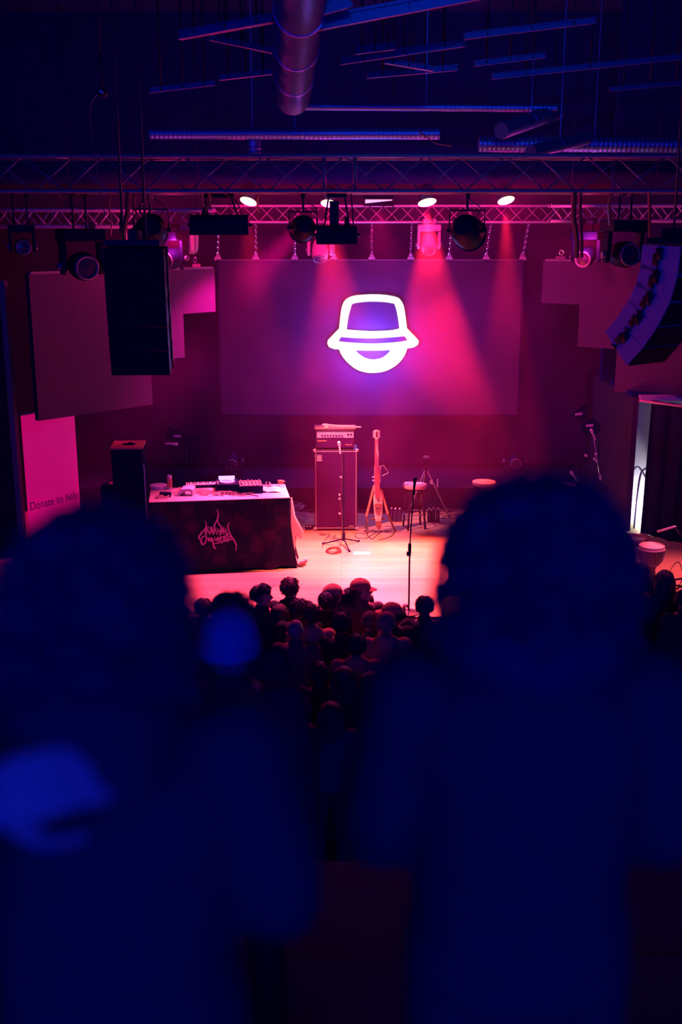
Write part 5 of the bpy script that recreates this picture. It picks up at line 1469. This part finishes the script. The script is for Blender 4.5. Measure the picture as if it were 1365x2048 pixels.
def beanie_mesh():
    c = MB(); c.ball((0, -.015, 1.65), (.094, .112, .098), 40, 22)
    for i, v in enumerate(c.v):
        a = math.atan2(v.y, v.x); k = 1 + .012 * math.cos(a * 30)
        c.v[i] = Vector((v.x * k, v.y * k, max(v.z, 1.60)))
    for z in (1.605, 1.622, 1.638): c.tube([(.091 * math.cos(2 * PI * i / 40), -.015 + .108 * math.sin(2 * PI * i / 40), z) for i in range(40)], .010, 8, True)
    return mesh_of(c, 'beanie')
HATS['cap'] = cap_mesh(); HATS['brim'] = brim_mesh(); HATS['beanie'] = beanie_mesh()

BODY = {}; TOPM = {}
def get_body(yaw_deg, pose='down'):
    k = (round(yaw_deg / 15) * 15, pose)
    if k not in BODY:
        ar = arms(left=RAISED) if pose == 'raised' else arms(right=REACH) if pose == 'reach' else FRONT if pose == 'front' else None
        BODY[k] = make_body('person_body', R(k[0]), ar, 0.0072 if pose != 'down' else 0.011)
    return BODY[k], R(k[0])
def get_top(pose, hood):
    k = (pose, hood)
    if k not in TOPM:
        ar = arms(left=RAISED) if pose == 'raised' else arms(right=REACH) if pose == 'reach' else FRONT if pose == 'front' else None
        TOPM[k] = make_top('upper_clothing', ar, hood)
    return TOPM[k]
TROUSERS = make_trousers(); SHOES = make_shoes()

def child(name, me, m, root, rz=0.0, label=None):
    o = bpy.data.objects.new(name, me); COL.objects.link(o); o.parent = root
    if not me.materials: me.materials.append(None)
    o.material_slots[0].link = 'OBJECT'; o.material_slots[0].material = M[m]
    o.rotation_euler = (0, 0, rz)
    if label: o['label'] = label
    return o

def person(label, px, py, h=1.72, yaw=0, head=0, hair='short', hair_m='hair_dark', top_m='cloth_black', hood=False, hat=None, hat_m='cap_pink', pose='down', Y=None, floor=0.0, brim_yaw=0, shape='hooded_top', group=None):
    """top of the head at a pixel; height fixes the distance, or Y is given and the height follows"""
    if Y is None: p = onz(px, py, floor + h)
    else:
        p = at(px, py, Y); h = p.z - floor
    extra = 0.0
    root = thing('person', label, 'person', (p.x, p.y, floor), R(yaw), group)
    k = h / (1.735 if (hat or hair in ('short', 'quiff', 'long')) else 1.745)
    root.scale = (k, k, k)
    me, hy = get_body(head, pose)
    child('body', me, 'skin', root)
    child('jacket' if hood or shape == 'jacket' else 'shirt', get_top(pose, hood), top_m, root)
    child('trousers', TROUSERS, 'cloth_black', root)
    child('shoes', SHOES, 'rubber', root)
    if hair and not (hat == 'beanie'): 
        ho = child('hair', HAIR[hair], hair_m, root, hy)
        if hat: ho.scale = (0.94, 0.94, 0.985)
    if hat == 'cap':
        c = child('cap', HATS['cap'], hat_m, root, hy + R(brim_yaw))
        child('cap_brim', HATS['brim'], hat_m, c)
    elif hat == 'beanie':
        child('beanie', HATS['beanie'], hat_m, root, hy)
    return root

BAL = 3.45
A = person('big blurred round-haired person seen from behind, in front of the draped table', 190, 1016, Y=1.32, floor=BAL, hair='curly', top_m='cloth_black', hood=True, pose='front')
B = person('big blurred person with bushy curly hair hiding stage centre-right', 1078, 956, Y=1.50, floor=BAL, hair='curly', hair_m='hair_dark', top_m='cloth_black', pose='front')
for ch in A.children:
    if ch.name.startswith('hair'): ch.scale = (0.92, 0.98, 1.0)
C_ = person('blurred person in pale blue-lit knit hat between the two big heads', 459, 1222, Y=3.3, floor=2.6, head=0, hair='short', hat='beanie', hat_m='cloth_denim', top_m='cloth_black')
E_ = person('slightly blurred dark head just above the blue-lit knit hat', 464, 1184, Y=4.4, floor=2.3, head=10, hair='short', top_m='cloth_black')
D_ = person('person mostly out of view resting a blue-lit hand on a neighbour', -730, 900, Y=1.30, floor=BAL, hair='short', top_m='cloth_denim', pose='reach')
for ch in B.children:
    if ch.name.startswith('hair'): ch.scale = (1.06, 1.0, 1.0)

crowd = [
 # px, py, h, head yaw, hair, hat, top, hood, label
 (407, 1197, 1.70, 0, 'short', None, 'cloth_black', 0, 'dark-haired person at the wall-side end of the front row'),
 (445, 1188, 1.74, 10, 'long', None, 'cloth_black', 0, 'long-haired person in the front row behind the blurred knit hat'),
 (523, 1170, 1.80, -90, 'quiff', None, 'cloth_black', 0, 'man in profile with quiff facing the stage centre'),
 (581, 1155, 1.84, -35, 'short', None, 'cloth_black', 1, 'tallest dark-haired man against the bright stage floor'),
 (560, 1209, 1.62, 0, 'long', None, 'cloth_black', 0, 'dark head below the man in profile'),
 (598, 1197, 1.76, 0, 'short', None, 'cloth_black', 0, 'round dark head below the tallest man'),
 (622, 1208, 1.82, 15, 'short', None, 'cloth_pale', 1, 'person in pale pink-lit top between two dark heads'),
 (592, 1235, 1.78, -10, None, None, 'cloth_grey', 0, 'shaven-headed person with broad rim-lit shoulders'),
 (654, 1184, 1.72, 0, 'short', None, 'cloth_black', 0, 'black-haired person in front of the pink-capped man'),
 (667, 1168, 1.78, -60, 'short', 'cap', 'cloth_grey', 0, 'person in pink-lit cap whose brim points to stage centre'),
 (700, 1177, 1.70, -20, 'long', 'beanie_d', 'cloth_black', 0, 'dark-hatted person between the two pink caps'),
 (690, 1190, 1.50, 160, 'short', 'capback', 'cloth_grey', 0, 'person with rim-lit cap in the middle of the crowd'),
 (723, 1157, 1.84, -100, 'short', 'cap', 'cloth_grey', 0, 'tall person in pale cap looking to the curly head side'),
 (733, 1187, 1.54, 0, 'short', None, 'cloth_black', 0, 'round dark head below the tall pale-capped person'),
 (684, 1225, 1.76, 0, 'short', None, 'cloth_black', 0, 'dark short-haired head in the second row centre'),
 (741, 1224, 1.70, 0, 'short', 'beanie', 'cloth_grey', 0, 'person in ribbed beanie with grey top'),
 (773, 1225, 1.82, -15, 'short', 'beanie_p', 'cloth_pale', 1, 'person in pinkish hat and pale hood next to the beanie'),
 (783, 1205, 1.76, 75, 'short', 'cap', 'cloth_black', 0, 'person in rumpled pink cap near the straight microphone stand'),
 (713, 1268, 1.78, 5, 'short', None, 'cloth_pale', 1, 'person with pale pink-lit hooded jacket and dark hair'),
 (641, 1324, 1.70, 0, 'short', None, 'cloth_black', 0, 'dim head below the rim-lit broad shoulders'),
 (688, 1334, 1.74, 0, 'long', None, 'cloth_black', 0, 'dark-haired person below the pale hooded jacket, wall side'),
 (765, 1262, 1.56, 10, 'long', None, 'cloth_pale', 0, 'person with pink-lit shoulder beside the beanie wearer'),
 (741, 1345, 1.66, 0, 'long', None, 'cloth_grey', 0, 'long-haired person below the pale hooded jacket, door side'),
 (600, 1392, 1.74, 0, 'short', None, 'cloth_black', 0, 'barely lit head low in the crowd, wall side'),
 (662, 1405, 1.66, 0, 'long', None, 'cloth_grey', 0, 'barely lit head low in the crowd, centre'),
 (1281, 1127, 1.82, 105, 'long', None, 'cloth_black', 0, 'woman with long hair turning her face in front of the hand drum'),
 (1331, 1141, 1.80, 10, 'long', None, 'cloth_black', 0, 'person with full round hair near the boom stand'),
 (1312, 1152, 1.70, 0, 'short', None, 'cloth_black', 0, 'dim rounded head between the woman and the full-haired person'),
 (1245, 1150, 1.78, 0, 'short', None, 'cloth_black', 0, 'dark head just beside the curly hair, drum side'),
 (1372, 1180, 1.74, 0, 'short', None, 'cloth_black', 0, 'person cut by the picture edge beneath the boom stand'),
]
for (px, py, h, hy, hair, hat, tm_, hood, lb) in crowd:
    kw = {}
    if hat == 'cap': kw = dict(hat='cap')
    elif hat == 'capback': kw = dict(hat='cap', hat_m='cloth_grey'); hy = 0; kw['brim_yaw'] = 165
    elif hat == 'beanie': kw = dict(hat='beanie', hat_m='cloth_grey')
    elif hat == 'beanie_d': kw = dict(hat='beanie', hat_m='cloth_black')
    elif hat == 'beanie_p': kw = dict(hat='beanie', hat_m='cap_pink')
    person(lb, px, py, h, 0, hy, hair, 'hair_dark' if len(lb) % 2 else 'hair_brown', tm_, bool(hood), group='audience in front of the stage', **kw)
person('person raising a fist in front of the straight microphone stand', 850, 1192, 1.76, 0, 0, 'short', 'hair_dark', 'cloth_black', pose='raised', group='audience in front of the stage')
